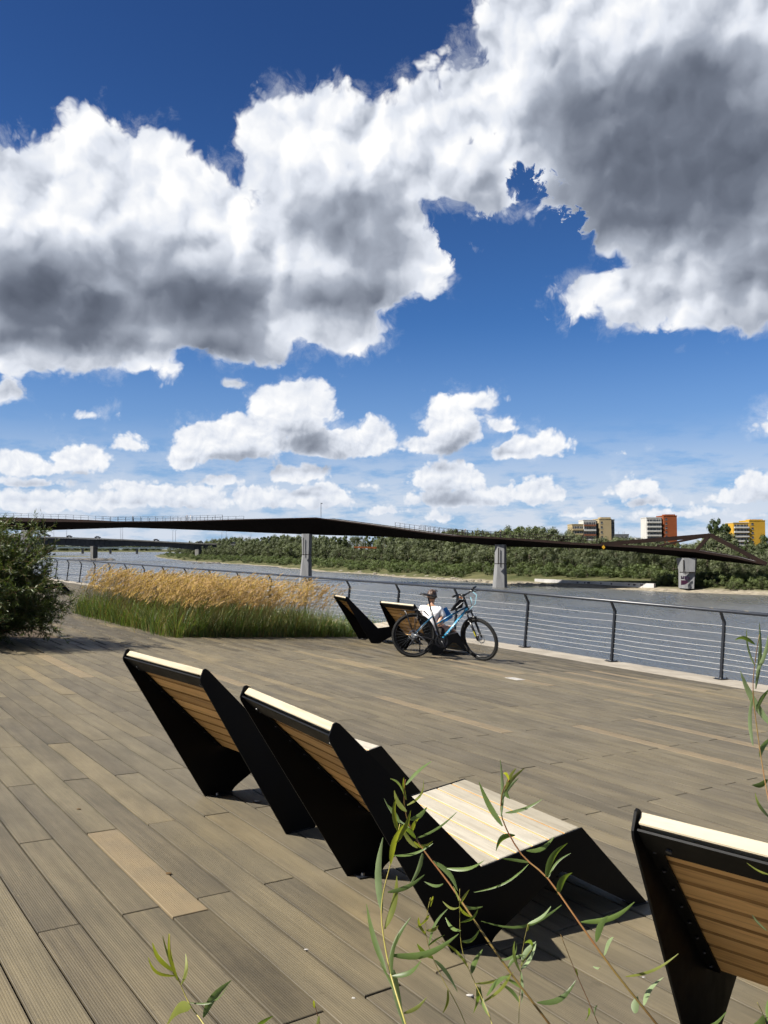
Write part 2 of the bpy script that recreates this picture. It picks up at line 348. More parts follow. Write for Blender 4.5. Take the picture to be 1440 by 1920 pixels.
# ================================================================== MATERIALS
def m_plank(nt, b):
    tc = nt.node('ShaderNodeTexCoord').outputs['Object']; geo = nt.node('ShaderNodeNewGeometry').outputs['Position']
    at = nt.node('ShaderNodeAttribute', attribute_name='rnd').outputs['Fac']
    rnd = nt.m('FRACT', nt.add(nt.node('ShaderNodeObjectInfo').outputs['Random'], at))
    sh = nt.comb(nt.mul(rnd, 37.0), nt.mul(rnd, 91.0), 0.0)
    p = nt.vm('ADD', tc, sh); x, y, z = nt.sep(tc)
    g1 = nt.noise(nt.vm('MULTIPLY', p, (26, 1.1, 1)), 1.0, 6, 0.65)
    g2 = nt.noise(nt.vm('MULTIPLY', p, (90, 2.5, 1)), 1.0, 4, 0.6)
    st = nt.noise(nt.vm('MULTIPLY', p, (5.0, 1.6, 1)), 1.0, 5, 0.6)
    big = nt.noise(geo, 0.55, 4, 0.55)
    col = nt.ramp(rnd, [(0.0, (0.128, 0.116, 0.096)), (0.18, (0.205, 0.187, 0.146)), (0.34, (0.148, 0.135, 0.112)), (0.5, (0.186, 0.170, 0.136)), (0.64, (0.228, 0.206, 0.156)), (0.80, (0.160, 0.146, 0.120)), (0.92, (0.245, 0.217, 0.158)), (1.0, (0.30, 0.255, 0.175))])
    col = nt.mix(nt.lin(g1, 0.35, 0.68, 0, 0.8), col, nt.mix(0.55, col, (0.30, 0.27, 0.215, 1)))
    col = nt.mix(nt.lin(st, 0.40, 0.66, 0, 0.75), col, nt.vm('MULTIPLY', col, (0.60, 0.61, 0.64)))
    col = nt.mix(nt.lin(big, 0.40, 0.68, 0, 0.5), col, nt.vm('MULTIPLY', col, (1.32, 1.27, 1.10)))
    col = nt.vm('MULTIPLY', col, nt.comb(nt.lin(g2, 0.2, 0.8, 0.78, 1.2), nt.lin(g2, 0.2, 0.8, 0.78, 1.2), nt.lin(g2, 0.2, 0.8, 0.78, 1.18)))
    edge = nt.ss(nt.m('ABSOLUTE', x), 0.0655, 0.0795); col = nt.mix(nt.mul(edge, nt.lin(st, 0.3, 0.7, 0.35, 0.85)), col, nt.vm('MULTIPLY', col, (0.38, 0.37, 0.36)))
    spot = nt.ss(nt.noise(nt.vm('ADD', geo, sh), 9.0, 5, 0.7), 0.62, 0.74); col = nt.mix(nt.mul(spot, 0.5), col, nt.vm('MULTIPLY', col, (0.52, 0.51, 0.50)))
    # pale scuffs of dried algae
    sc = nt.ss(nt.noise(nt.vm('ADD', geo, sh), 42.0, 3, 0.7), 0.60, 0.70); msk = nt.ss(nt.noise(geo, 1.3, 3, 0.5), 0.54, 0.70)
    col = nt.mix(nt.mul(nt.mul(sc, msk), 0.55), col, (0.36, 0.31, 0.19, 1))
    nt.put(b.inputs['Base Color'], nt.vm('MULTIPLY', col, (0.448, 0.416, 0.344)))
    nt.put(b.inputs['Roughness'], nt.lin(st, 0.3, 0.7, 0.55, 0.78))
    gro = nt.m('ABSOLUTE', nt.m('SINE', nt.mul(x, math.pi / 0.0092)))
    hgt = nt.add(nt.mul(nt.m('POWER', gro, 0.5), 0.7), nt.mul(g2, 0.8))
    bump(nt, b, hgt, 0.55, 0.0022)
material('plank', (0.2, 0.17, 0.13), 0.65, 0.35, build=m_plank)
def m_newplank(nt, b):
    m_plank(nt, b)
    src = b.inputs['Base Color'].links[0].from_socket
    nt.put(b.inputs['Base Color'], nt.mix(0.5, src, nt.mix(nt.lin(nt.noise(nt.node('ShaderNodeTexCoord').outputs['Object'], 5, 4), 0.4, 0.65), (0.20, 0.148, 0.082, 1), (0.15, 0.115, 0.07, 1))))
material('new_plank', (0.36, 0.27, 0.16), 0.65, 0.35, build=m_newplank)
material('dark_gap', (0.012, 0.011, 0.010), 0.9, 0.1)
material('concrete', (0.18, 0.16, 0.13), 0.9, 0.2, build=vary((0.25, 0.225, 0.185), 2.2, 8, bmp=0.5))
material('quay_concrete', (0.22, 0.21, 0.19), 0.9, 0.2, build=vary((0.30, 0.28, 0.25), 0.8, 7, bmp=0.4))
material('soil', (0.045, 0.034, 0.024), 0.95, 0.1, build=vary((0.085, 0.065, 0.045), 9, 6, bmp=0.8))
material('rail_steel', (0.006, 0.007, 0.010), 0.42, 0.3, build=vary((0.010, 0.012, 0.016), 14, 4))
material('handrail', (0.014, 0.017, 0.024), 0.34, 0.4, build=vary((0.022, 0.026, 0.034), 5, 4))
material('wire', (0.50, 0.50, 0.49), 0.35, 0.5, 0.75, build=vary((0.62, 0.62, 0.60), 30, 2))
material('bolt_steel', (0.30, 0.30, 0.30), 0.45, 0.5, 0.9, build=vary((0.22, 0.22, 0.22), 200, 2))
material('bolt_black', (0.03, 0.03, 0.032), 0.4, 0.4, build=vary((0.045, 0.045, 0.046), 200, 2))
def m_black(nt, b):
    tc = nt.node('ShaderNodeTexCoord').outputs['Object']
    k = nt.noise(tc, 6, 6, 0.65); d = nt.ss(nt.noise(tc, 55, 4, 0.6), 0.62, 0.78)
    nt.put(b.inputs['Base Color'], nt.mix(nt.mul(d, 0.35), nt.mix(nt.lin(k, 0.35, 0.7), (0.0016, 0.0018, 0.0022, 1), (0.0026, 0.0028, 0.0034, 1)), (0.008, 0.008, 0.0075, 1)))
    nt.put(b.inputs['Roughness'], nt.lin(k, 0.3, 0.7, 0.42, 0.6))
    bump(nt, b, nt.noise(tc, 420, 2), 0.06, 0.001)
material('black_steel', (0.006, 0.006, 0.007), 0.5, 0.13, build=m_black)
def m_wood(lo, hi, dark):
    def f(nt, b):
        tc = nt.node('ShaderNodeTexCoord').outputs['Object']; rnd = nt.node('ShaderNodeObjectInfo').outputs['Random']
        p = nt.vm('ADD', tc, nt.comb(nt.mul(rnd, 13), nt.mul(rnd, 57), nt.mul(rnd, 31)))
        w = nt.noise(nt.vm('MULTIPLY', p, (1.6, 24, 24)), 1.0, 6, 0.62, 0.6)
        k = nt.noise(nt.vm('MULTIPLY', p, (4, 60, 60)), 1.0, 4, 0.6)
        st = nt.noise(p, 7.0, 6, 0.6)
        col = nt.mix(nt.lin(w, 0.3, 0.7), c4(lo), c4(hi))
        col = nt.mix(nt.lin(k, 0.52, 0.72, 0, 0.7), col, c4(dark))
        col = nt.mix(nt.lin(st, 0.5, 0.72, 0, 0.4), col, nt.vm('MULTIPLY', col, (0.74, 0.76, 0.80)))
        col = nt.vm('MULTIPLY', col, nt.comb(nt.lin(rnd, 0, 1, 0.70, 1.16), nt.lin(rnd, 0, 1, 0.68, 1.16), nt.lin(rnd, 0, 1, 0.64, 1.18)))
        nt.put(b.inputs['Base Color'], col); bump(nt, b, nt.add(w, nt.mul(k, 0.6)), 0.35, 0.002)
    return f
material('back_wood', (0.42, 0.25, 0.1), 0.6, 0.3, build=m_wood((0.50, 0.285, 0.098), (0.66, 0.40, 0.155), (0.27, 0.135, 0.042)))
material('groove_shade_wood', (0.2, 0.1, 0.03), 0.8, 0.1, build=m_wood((0.24, 0.125, 0.040), (0.33, 0.18, 0.06), (0.14, 0.07, 0.022)))  # darker copy of back_wood: shade between the slats put into their edge colour
material('seat_wood', (0.6, 0.55, 0.45), 0.75, 0.25, build=m_wood((0.225, 0.205, 0.165), (0.30, 0.28, 0.232), (0.175, 0.158, 0.125)))
material('cap_wood', (0.66, 0.5, 0.26), 0.6, 0.3, build=m_wood((0.28, 0.24, 0.165), (0.35, 0.31, 0.225), (0.21, 0.17, 0.11)))
def m_water(nt, b):
    p = nt.node('ShaderNodeNewGeometry').outputs['Position']
    q = nt.vm('MULTIPLY', nt.node('ShaderNodeMapping', {'Vector': p, 'Rotation': (0, 0, R(-37)), 'Scale': (1.0, 0.42, 1.0)}).outputs[0], (1, 1, 0))
    big = nt.noise(q, 0.012, 4, 0.5); med = nt.noise(q, 0.07, 5, 0.6)
    col = nt.mix(nt.lin(nt.add(nt.mul(big, 0.6), nt.mul(med, 0.4)), 0.42, 0.60), (0.052, 0.053, 0.049, 1), (0.082, 0.082, 0.076, 1))
    nt.put(b.inputs['Base Color'], col)
    nt.put(b.inputs['Roughness'], nt.lin(med, 0.35, 0.65, 0.20, 0.34))
    h = nt.add(nt.add(nt.mul(nt.noise(q, 0.55, 4, 0.6), 1.0), nt.mul(nt.noise(q, 2.6, 4, 0.6), 0.35)), nt.mul(med, 1.2))
    bump(nt, b, h, 0.55, 0.65)
material('water', (0.05, 0.055, 0.05), 0.2, 0.5, build=m_water)
def m_land(nt, b):
    p = nt.node('ShaderNodeNewGeometry').outputs['Position']; z = nt.sep(p)[2]
    k = nt.noise(p, 0.12, 6, 0.6); s = nt.noise(p, 0.9, 5, 0.65)
    grass = nt.mix(nt.lin(k, 0.35, 0.65), (0.036, 0.042, 0.016, 1), (0.075, 0.072, 0.034, 1))
    sand = nt.mix(nt.lin(s, 0.35, 0.65), (0.125, 0.108, 0.08, 1), (0.215, 0.19, 0.145, 1))
    nt.put(b.inputs['Base Color'], nt.mix(nt.ss(nt.add(z, nt.mul(nt.sub(k, 0.5), 1.0)), nt.lin(nt.sep(p)[0], 8, 35, 0.10, 0.40), nt.lin(nt.sep(p)[0], 8, 35, 0.40, 1.0)), sand, grass))
    bump(nt, b, s, 0.6, 0.4)
material('land', (0.1, 0.11, 0.05), 0.95, 0.1, build=m_land)

# ================================================================== SETTING: water, banks, embankment
def droop(t): return -0.0125 * max(0.0, t - 12.0)
kind(MB().add([(-7000, -3000, 0), (7000, -3000, 0), (7000, 9000, 0), (-7000, 9000, 0)], [(0, 1, 2, 3)]).build('water', 'water'), 'structure')
BANK = [on_level(*q) for q in [(1440, 1117), (1253, 1110), (1195, 1106), (1100, 1102), (1000, 1098), (935, 1095.5), (860, 1090), (700, 1078), (640, 1073.5), (586, 1070), (500, 1061.5), (440, 1057.5), (350, 1052), (300, 1046)]]
BANK = [Vector((240, -60, 0)), Vector((150, 62, 0))] + BANK + [Vector((-300, 1050, 0)), Vector((-330, 1500, 0)), Vector((-600, 2250, 0)), Vector((-3500, 2300, 0)), Vector((-7000, 2300, 0))]
def bank_profile(o):
    for (a, za), (b, zb) in zip(PROF, PROF[1:]):
        if o <= b: return za + (zb - za) * (o - a) / (b - a)
    return PROF[-1][1]
PROF = [(-3, -0.5), (0, 0.02), (2.0, 0.35), (4.5, 0.8), (9, 1.6), (16, 2.3), (30, 2.8), (80, 3.2), (220, 3.4), (6000, 3.6)]
def resample(pts, step):
    out = [pts[0].copy()]
    for a, b in zip(pts, pts[1:]):
        n = max(1, int((b - a).length / step)); n = min(n, 60)
        for i in range(1, n + 1): out.append(a.lerp(b, i / n))
    return out
BK = resample(BANK, 7.0)
def bank_normal(i):
    d = (BK[min(i + 1, len(BK) - 1)] - BK[max(i - 1, 0)]).normalized(); return Vector((d.y, -d.x, 0))
NRM = [bank_normal(i) for i in range(len(BK))]
NRM = [sum((NRM[max(0, min(len(NRM) - 1, i + k))] for k in range(-6, 7)), Vector()).normalized() for i in range(len(NRM))]
mb = MB(); rnd = random.Random(3); rows = []
for i, (p, n) in enumerate(zip(BK, NRM)):
    wob = rnd.uniform(-1.0, 1.0) + 1.6 * math.sin(i * 0.7)
    for o, z in PROF:
        q = p + n * (o + wob * (1 if o < 40 else 0) * min(1.0, 1.0)); mb.v.append((q.x, q.y, z + (rnd.uniform(-0.15, 0.25) if 1 < o < 100 else 0)))
k = len(PROF)
for i in range(len(BK) - 1):
    for j in range(k - 1): mb.f.append((i * k + j, i * k + j + 1, (i + 1) * k + j + 1, (i + 1) * k + j)); mb.mi.append(0)
kind(mb.build('far_bank', 'land', smooth=True), 'structure')
def bank_at(s_along, off):             # a point of the far bank: index along BK (float) and offset inland
    i = max(0, min(len(BK) - 2, int(s_along))); f = s_along - i
    p = BK[i].lerp(BK[i + 1], f) + NRM[i] * off
    return Vector((p.x, p.y, bank_profile(off)))

# embankment that carries the deck (plank coordinates: v, t, z)
TS = [-60, -20, 12, 30, 60, 120, 260]
mb = MB()
for t in TS:
    z = droop(t) - 0.062
    mb.v += [(-70, t, z), (11.66, t, z), (11.66, t, -9.6), (-70, t, -9.6)]
for i in range(len(TS) - 1):
    for j in range(4): mb.f.append((i * 4 + j, i * 4 + (j + 1) % 4, i * 4 + 4 + (j + 1) % 4, i * 4 + 4 + j)); mb.mi.append(0)
kind(mb.build('embankment', 'soil', mx=DQ), 'structure')
mb = MB()
for t in TS:
    z = droop(t) + 0.004
    mb.v += [(11.69, t, z), (12.66, t, z - 0.01), (12.70, t, z - 0.05), (12.70, t, -9.6), (11.69, t, -9.6)]
for i in range(len(TS) - 1):
    for j in range(5): mb.f.append((i * 5 + j, i * 5 + (j + 1) % 5, i * 5 + 5 + (j + 1) % 5, i * 5 + 5 + j)); mb.mi.append(0)
kind(mb.build('kerb', 'concrete', mx=DQ), 'structure')

# ================================================================== DECK
V0, PW_, PL = 0.78553, 0.165534, 2.022
PLANTER = (30, 60, 13.42, 19.75)       # rows and t range of the grass bed cut out of the deck
BED = (-16, 19, 13.42, 24.0)           # bed of the shrub
def pix(p):                            # world point -> photograph pixel
    q = p - CAM; x, y, z = q.x, q.dot(UPV), q.dot(FWD)
    return (CX + F_PX * x / z, CY - F_PX * y / z) if z > 0.05 else None
deck = kind(MB().box((0, 0, 0), (0.02, 0.02, 0.02)).build('deck', 'dark_gap', mx=DQ), 'structure')
me = MB(); r0, r1 = -62, 66
vv = [V0 + r0 * PW_, 11.685]; me.v = []; tt = [0.4, 13.4, 13.41, 19.75, 19.76, 30, 60]
for t in (-12.0, 12.0, 30.0, 60.0): me.v += [(vv[0], t, -0.045 + droop(t)), (vv[1], t, -0.045 + droop(t))]
me.f = [(i * 2, i * 2 + 1, i * 2 + 3, i * 2 + 2) for i in range(3)]; me.mi = [0] * 3
md = me.mesh('deck'); md.materials.append(MATS['dark_gap']); deck.data = md
def plank_mesh(L):
    hw, hl, h, c = PW_ / 2 - 0.0042, L / 2 - 0.0034, 0.024, 0.0022
    m = MB(); vs = []
    for z, k in ((-h, 0.0), (-c, 0.0), (0.0, c)): vs += [(-hw + k, -hl + k, z), (hw - k, -hl + k, z), (hw - k, hl - k, z), (-hw + k, hl - k, z)]
    fs = [(8, 9, 10, 11)]
    for r in range(2):
        for i in range(4): fs.append((r * 4 + i, r * 4 + (i + 1) % 4, r * 4 + 4 + (i + 1) % 4, r * 4 + 4 + i))
    m.add(vs, fs); return m
_pm = {}
def plank_data(L, new=False):
    key = (round(L, 2), new)
    if key not in _pm:
        d = plank_mesh(key[0]).mesh('plank'); d.materials.append(MATS['new_plank' if new else 'plank']); _pm[key] = d
    return _pm[key]
planks = []
for row in range(r0, r1):
    j0 = 3.29 if row % 2 else 2.275
    segs = [(j0 + PL * k, j0 + PL * (k + 1)) for k in range(-7, 24)]
    for a, b in segs:
        parts = [(a, b)]
        for (ra, rb, ta, tb) in (PLANTER, BED):
            if ra <= row < rb:
                nxt = []
                for x, y in parts:
                    if y <= ta or x >= tb: nxt.append((x, y)); continue
                    if x < ta - 0.08: nxt.append((x, ta))
                    if y > tb + 0.08: nxt.append((tb, y))
                parts = nxt
        for x, y in parts:
            vc, tc = V0 + (row + 0.5) * PW_, (x + y) / 2
            vis = False; near = 1e9; nx = []
            for vq in (vc - PW_ / 2, vc + PW_ / 2):
                for tq in (x, tc, y):
                    w = DQ @ Vector((vq, tq, 0)); p = pix(w); near = min(near, (w - CAM).length); nx.append(p)
                    if p and -90 < p[0] < 1530 and 1000 < p[1] < 2080: vis = True
            planks.append((near if vis else near + 1000.0, row, x, y, vc, tc))
planks.sort()
NEW = {(4, 1), (14, 4), (37, 1), (36, 1), (43, 0)}
rp = random.Random(11); rest = MB(); restr = []
for i, (near, row, x, y, vc, tc) in enumerate(planks):
    cut = row == 4 and abs(x - 2.275) < 0.1 and False
    new = (row == 4 and x < 3.6 < y) or (row == 13 and x < 10.0 < y) or (row in (41, 35) and x < 5.2 and y > 1.4) or (row == 29 and x < 6.0 < y) or (row in (52, 56, 47, 60) and x < 8.0 < y) or (row in (22, 38, 50) and x < 9.5 < y)
    if row == 4 and x < 3.6 < y and y - x > 1.5:
        planks.append((near, row, x, 3.165, vc, (x + 3.165) / 2)); x = 3.165; tc = (x + y) / 2
    if row == 4 and y < 3.3: new = False
    L = y - x; z = droop(tc) + rp.uniform(-0.0012, 0.0012)
    if i < 300:
        o = link('plank', plank_data(L, new), deck, T(vc, tc, z) @ RZ(rp.uniform(-0.0006, 0.0006)))
    else:
        m = plank_mesh(L); n0 = len(rest.f)
        rest.cur = 1 if new else 0
        rest.add([(a + vc, b + tc, c + z) for a, b, c in m.v], m.f); restr += [rp.random()] * (len(rest.f) - n0)
o = rest.build('plank_field', ['plank', 'new_plank'], deck, fixn=False); kind(o, 'stuff')
at = o.data.attributes.new('rnd', 'FLOAT', 'FACE'); at.data.foreach_set('value', restr)

def bed(name, ra, rb, ta, tb, z):
    v0, v1 = V0 + ra * PW_, V0 + rb * PW_; n = 14; m = MB(); rr = random.Random(5)
    for i in range(n + 1):
        for j in range(n + 1):
            edge = i in (0, n) or j in (0, n)
            t = ta + (tb - ta) * j / n; m.v.append((v0 + (v1 - v0) * i / n, t, droop(t) + (-0.03 if edge else z + rr.uniform(-0.02, 0.03))))
    for i in range(n):
        for j in range(n): m.f.append((i * (n + 1) + j, i * (n + 1) + j + 1, (i + 1) * (n + 1) + j + 1, (i + 1) * (n + 1) + j)); m.mi.append(0)
    return kind(m.build(name, 'soil', smooth=True, mx=DQ), 'structure')
bed('grass_bed_soil', *PLANTER, -0.01); bed('shrub_bed_soil', *BED, -0.01)

# ================================================================== RAILING
rail = empty('railing', DQ @ T(12.43, 11.3, 0))
tag(rail, 'long black railing with bent posts and steel cables along the river edge', 'railing')
def rl(v, t, z): return (v - 12.43, t - 11.3, z + droop(t))
post = MB()
def post_mesh():
    m = MB(); w, d = 0.026, 0.019
    rings = []
    for v, z, k in ((0.0, 0.0, 1.0), (0.035, 0.915, 1.0), (-0.085, 1.085, 0.82)):
        rings.append([(v - w * k, -d * k, z), (v + w * k, -d * k, z), (v + w * k, d * k, z), (v - w * k, d * k, z)])
    return m.loft(rings).mesh('post')
pm_ = post_mesh(); pm_.materials.append(MATS['rail_steel'])
bp = MB().box((0, 0, 0.006), (0.24, 0.13, 0.012), ch=0.002).mesh('base_plate'); bp.materials.append(MATS['rail_steel'])
bm_ = MB().tube([(0, 0, 0.012), (0, 0, 0.03)], 0.012, 6).mesh('bolt'); bm_.materials.append(MATS['bolt_steel'])
PT = [7.04 + 2.135 * k for k in range(-2, 20)]
for t in PT:
    p = link('post', pm_, rail, T(0, t - 11.3, droop(t) + 0.004))
    q = link('base_plate', bp, p)
    for sx in (-0.095, 0.095):
        for sy in (-0.045, 0.045): link('bolt', bm_, p, T(sx, sy, 0))
tl = [PT[0] - 1.0, 12.0, 20, 30, 40, PT[-1] + 6]
MB().tube([rl(12.43 - 0.085, t, 1.105) for t in tl], 0.030, 10).build('handrail', 'handrail', rail, smooth=True)
for i, z in enumerate((0.86, 0.735, 0.60, 0.51, 0.42, 0.33, 0.24, 0.15)):
    pts = []
    for a, b in zip(PT, PT[1:]):
        for k in range(4):
            t = a + (b - a) * k / 4; sag = -0.012 * math.sin(math.pi * k / 4) * rp.uniform(0.2, 1.6)
            pts.append(rl(12.43 + 0.035 * z / 0.915, t, z + sag))
    MB().tube(pts, 0.0042, 4).build('cable', 'wire', rail)
for t in (8.9, 7.2, 9.6, 6.6):
    MB().box(rl(12.345, t, 1.138), (0.03, 0.06, 0.004), Matrix.Rotation(0.3, 3, 'Z')).build('sticker', 'cap_wood', rail)

# ================================================================== LOUNGERS
LW = 0.83
PANEL = [(0, 0), (-0.612, 0.853), (-0.618, 0.872), (-0.603, 0.917), (-0.590, 0.922), (-0.575, 0.915), (0.127, 0.31), (0.69, 0.40), (1.15, 0.0), (1.07, 0.0), (0.605, 0.219), (0.582, 0.227), (0.555, 0.219),
         (0.25, 0.045), (0.215, 0.020), (0.20, 0.0)]
def make_lounger():
    root = empty('lounger')
    th = 0.007
    for x in (0.0, LW):
        MB().prism(PANEL, x - th / 2, x + th / 2, 'x').build('side_panel', 'black_steel', root)
    def slats(p0, p1, n, wood, inset, thick, name, gap=0.006):
        p0 = Vector((0, *p0)); p1 = Vector((0, *p1)); d = (p1 - p0).normalized(); L = (p1 - p0).length
        nb = Vector((0, d.z, -d.y)); nb = nb if nb.z < 0 else -nb
        w = L / n; out = []
        rot = Matrix((Vector((1, 0, 0)), d, -nb)).transposed()
        msh = MB().box((0, 0, 0), (LW - 2 * th - 0.004, w - gap, thick), ch=0.0075 if wood == 'back_wood' else 0.003).mesh(name); msh.materials.append(MATS[wood]); msh.materials.append(MATS['back_wood' if wood != 'back_wood' else 'groove_shade_wood'])
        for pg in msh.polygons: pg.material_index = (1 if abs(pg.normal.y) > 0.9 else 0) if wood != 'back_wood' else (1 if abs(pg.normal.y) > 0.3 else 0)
        for i in range(n):
            c = p0 + d * (w * (i + 0.5)) + nb * (inset + thick / 2) + Vector((LW / 2, 0, 0))
            out.append(link(name, msh, root, Matrix.Translation(c) @ rot.to_4x4()))
        return d, nb
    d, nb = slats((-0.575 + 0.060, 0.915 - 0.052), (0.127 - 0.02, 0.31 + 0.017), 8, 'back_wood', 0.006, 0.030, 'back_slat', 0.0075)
    # thick top board and the steel angle behind it
    c = Vector((0, -0.575, 0.915)) + d * 0.036 + nb * 0.021 + Vector((LW / 2, 0, 0)); rot = Matrix((Vector((1, 0, 0)), d, -nb)).transposed().to_4x4()
    MB().box((0, 0, 0), (LW - 0.016, 0.078, 0.034), ch=0.003).build('top_board', 'cap_wood', root, mx=Matrix.Translation(c) @ rot)
    a = MB(); a.box((0, 0.012, -0.0285), (LW - 0.02, 0.10, 0.006)); a.box((0, 0.064, -0.012), (LW - 0.02, 0.005, 0.030))
    fr = a.build('steel_angle', 'black_steel', root, mx=Matrix.Translation(c + nb * 0.004) @ rot)
    for x in (-0.34, 0.34):
        MB().tube([(x, 0.03, -0.030), (x, 0.03, -0.0365)], 0.008, 8).build('bolt', 'bolt_black', fr)
    slats((0.127 + 0.004, 0.31), (0.69 - 0.003, 0.40), 6, 'seat_wood', 0.0, 0.030, 'seat_slat', 0.0085)
    slats((0.69 + 0.012, 0.40 - 0.012), (1.10, 0.043), 5, 'seat_wood', 0.004, 0.028, 'leg_slat', 0.009)
    bs = MB().tube([(0, 0, 0), (0.004, 0, 0)], 0.0055, 8).mesh('bolt'); bs.materials.append(MATS['bolt_black'])
    for x, sg in ((0.0, 1), (LW, -1)):
        # flange along the inside that takes the slats, with its bolts
        p0 = Vector((0, -0.53, 0.876)); p1 = Vector((0, 0.10, 0.335)); nn = Vector((0, -0.653, -0.757))
        fl = MB(); q = [p0 + nn * 0.040, p1 + nn * 0.040, p1 + nn * 0.046, p0 + nn * 0.046]
        xa, xb = x + sg * 0.004, x + sg * 0.045
        fl.add([(xa, v.y, v.z) for v in q] + [(xb, v.y, v.z) for v in q], [(3, 2, 1, 0), (4, 5, 6, 7), (0, 1, 5, 4), (1, 2, 6, 5), (2, 3, 7, 6), (3, 0, 4, 7)])
        f = fl.build('flange', 'black_steel', root)
        for i in range(8):
            pp = p0.lerp(p1, (i + 0.5) / 8) + nn * 0.049
            link('bolt', bs, f, T(x + sg * 0.026, pp.y, pp.z) @ Matrix.Rotation(R(90), 4, 'Y'))
        for s in (0.10, 1.10):
            pl = MB().box((x - sg * 0.0 + sg * 0.028, s, 0.004), (0.07, 0.13 if s < 1 else 0.10, 0.006)).build('base_plate', 'rail_steel', root)
            MB().tube([(x + sg * 0.04, s - 0.035, 0.007), (x + sg * 0.04, s - 0.035, 0.02)], 0.010, 6).build('bolt', 'bolt_steel', pl)
    MB().tube([(0.004, 0.60, 0.26), (LW - 0.004, 0.60, 0.26)], 0.016, 8).build('cross_bar', 'black_steel', root)
    return root
LP = [  # right, forward, azimuth of the width direction, scale, label
    (-0.999, 5.073, 2.372, 1.0, 'black steel and timber lounger, left one of the pair in the foreground'),
    (-0.066, 3.949, 2.580, 1.0, 'black steel lounger with bleached slatted seat, right one of the foreground pair'),
    (1.059, 2.545, 2.240, 1.0, 'nearest lounger, cut off by the right edge, brown timber back'),
    (-0.365 * 0.93, 17.29 * 0.93, 2.805, 0.93, 'empty far lounger seen nearly side-on beside the tall grasses'),
    (0.457 * 0.946, 15.311 * 0.946, 2.339, 0.946, 'far lounger with a seated person, behind the parked bicycle'),
    (-12.1, 28.3, 2.45, 0.96, 'distant lounger half hidden behind the willow shrub by the railing')]
proto = make_lounger(); LOUNGERS = []
for i, (r, f, a, s, lab) in enumerate(LP):
    o = proto if i == 0 else copy_tree(proto)
    t = -0.6049361 * r + 0.79627402 * f
    # local x = (sin a, cos a)
    ang = math.atan2(math.cos(a), math.sin(a))
    o.matrix_basis = DM @ T(r, f, (droop(t) if i == 5 else 0) + 0.001) @ RZ(ang) @ Matrix.Scale(s, 4)
    tag(o, lab, 'lounger', 'slatted deck loungers'); LOUNGERS.append(o)

# ================================================================== FAR MATERIALS
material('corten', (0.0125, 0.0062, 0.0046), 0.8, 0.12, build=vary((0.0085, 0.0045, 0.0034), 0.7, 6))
material('corten_dark', (0.0044, 0.0028, 0.0024), 0.9, 0.08, build=vary((0.0028, 0.0019, 0.0016), 0.5, 6))  # darker copy of corten: shade under the bridge hull is put into its colour
material('bridge_rail', (0.008, 0.006, 0.005), 0.8, 0.15, build=vary((0.013, 0.009, 0.007), 1.0, 3))
material('pier_concrete', (0.1091, 0.1114, 0.1154), 0.85, 0.2, build=vary((0.1389, 0.1405, 0.1430), 0.5, 6, stretch=(3, 3, 0.6)))
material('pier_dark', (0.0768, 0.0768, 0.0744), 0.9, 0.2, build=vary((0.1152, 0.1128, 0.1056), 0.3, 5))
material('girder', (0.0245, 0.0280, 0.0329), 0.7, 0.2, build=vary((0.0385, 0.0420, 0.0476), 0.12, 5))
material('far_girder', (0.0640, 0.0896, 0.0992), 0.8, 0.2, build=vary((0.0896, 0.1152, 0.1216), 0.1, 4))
material('lamp_metal', (0.12, 0.13, 0.15), 0.5, 0.4, 0.3, build=vary((0.16, 0.17, 0.19), 2, 2))
material('rock', (0.05, 0.048, 0.045), 0.9, 0.2, build=vary((0.11, 0.10, 0.09), 0.9, 6, bmp=0.8))
material('pale_rock', (0.13, 0.118, 0.092), 0.9, 0.2, build=vary((0.19, 0.17, 0.135), 0.9, 6, bmp=0.8))
material('beige_render', (0.2254, 0.1785, 0.1030), 0.9, 0.15, build=vary((0.2502, 0.2006, 0.1187), 0.15, 5))
material('white_render', (0.3058, 0.2999, 0.2822), 0.9, 0.15, build=vary((0.3410, 0.3352, 0.3175), 0.15, 5))
material('red_render', (0.1552, 0.0432, 0.0160), 0.9, 0.15, build=vary((0.1784, 0.0520, 0.0200), 0.15, 5))
material('yellow_render', (0.3049, 0.1750, 0.0180), 0.9, 0.15, build=vary((0.3374, 0.2012, 0.0262), 0.15, 5))
material('brown_panel', (0.112, 0.044, 0.024), 0.9, 0.15, build=vary((0.136, 0.056, 0.032), 0.3, 5))
material('grey_render', (0.0960, 0.1008, 0.1056), 0.9, 0.15, build=vary((0.1200, 0.1248, 0.1296), 0.2, 5))
material('window_dark', (0.016, 0.018, 0.022), 0.12, 0.5, build=vary((0.03, 0.034, 0.04), 0.4, 3))
material('window_frame', (0.270, 0.270, 0.258), 0.6, 0.3, build=vary((0.300, 0.300, 0.288), 0.5, 3))
material('wall_white', (0.36, 0.35, 0.33), 0.9, 0.15, build=vary((0.26, 0.255, 0.245), 0.25, 7))
material('graffiti', (0.035, 0.012, 0.045), 0.8, 0.2, build=vary((0.012, 0.010, 0.016), 1.2, 3))
material('graffiti_red', (0.055, 0.012, 0.03), 0.8, 0.2, build=vary((0.03, 0.01, 0.03), 1.2, 3))
material('car_dark', (0.015, 0.016, 0.019), 0.25, 0.5, build=vary((0.02, 0.021, 0.024), 1, 2))
material('sign_orange', (0.4500, 0.2475, 0.0150), 0.7, 0.2, build=vary((0.4125, 0.2250, 0.0150), 2, 2))
material('cloth_dark', (0.015, 0.016, 0.022), 0.9, 0.1, build=vary((0.03, 0.03, 0.04), 6, 2))
material('cloth_light', (0.45, 0.44, 0.43), 0.9, 0.1, build=vary((0.5, 0.5, 0.5), 6, 2))

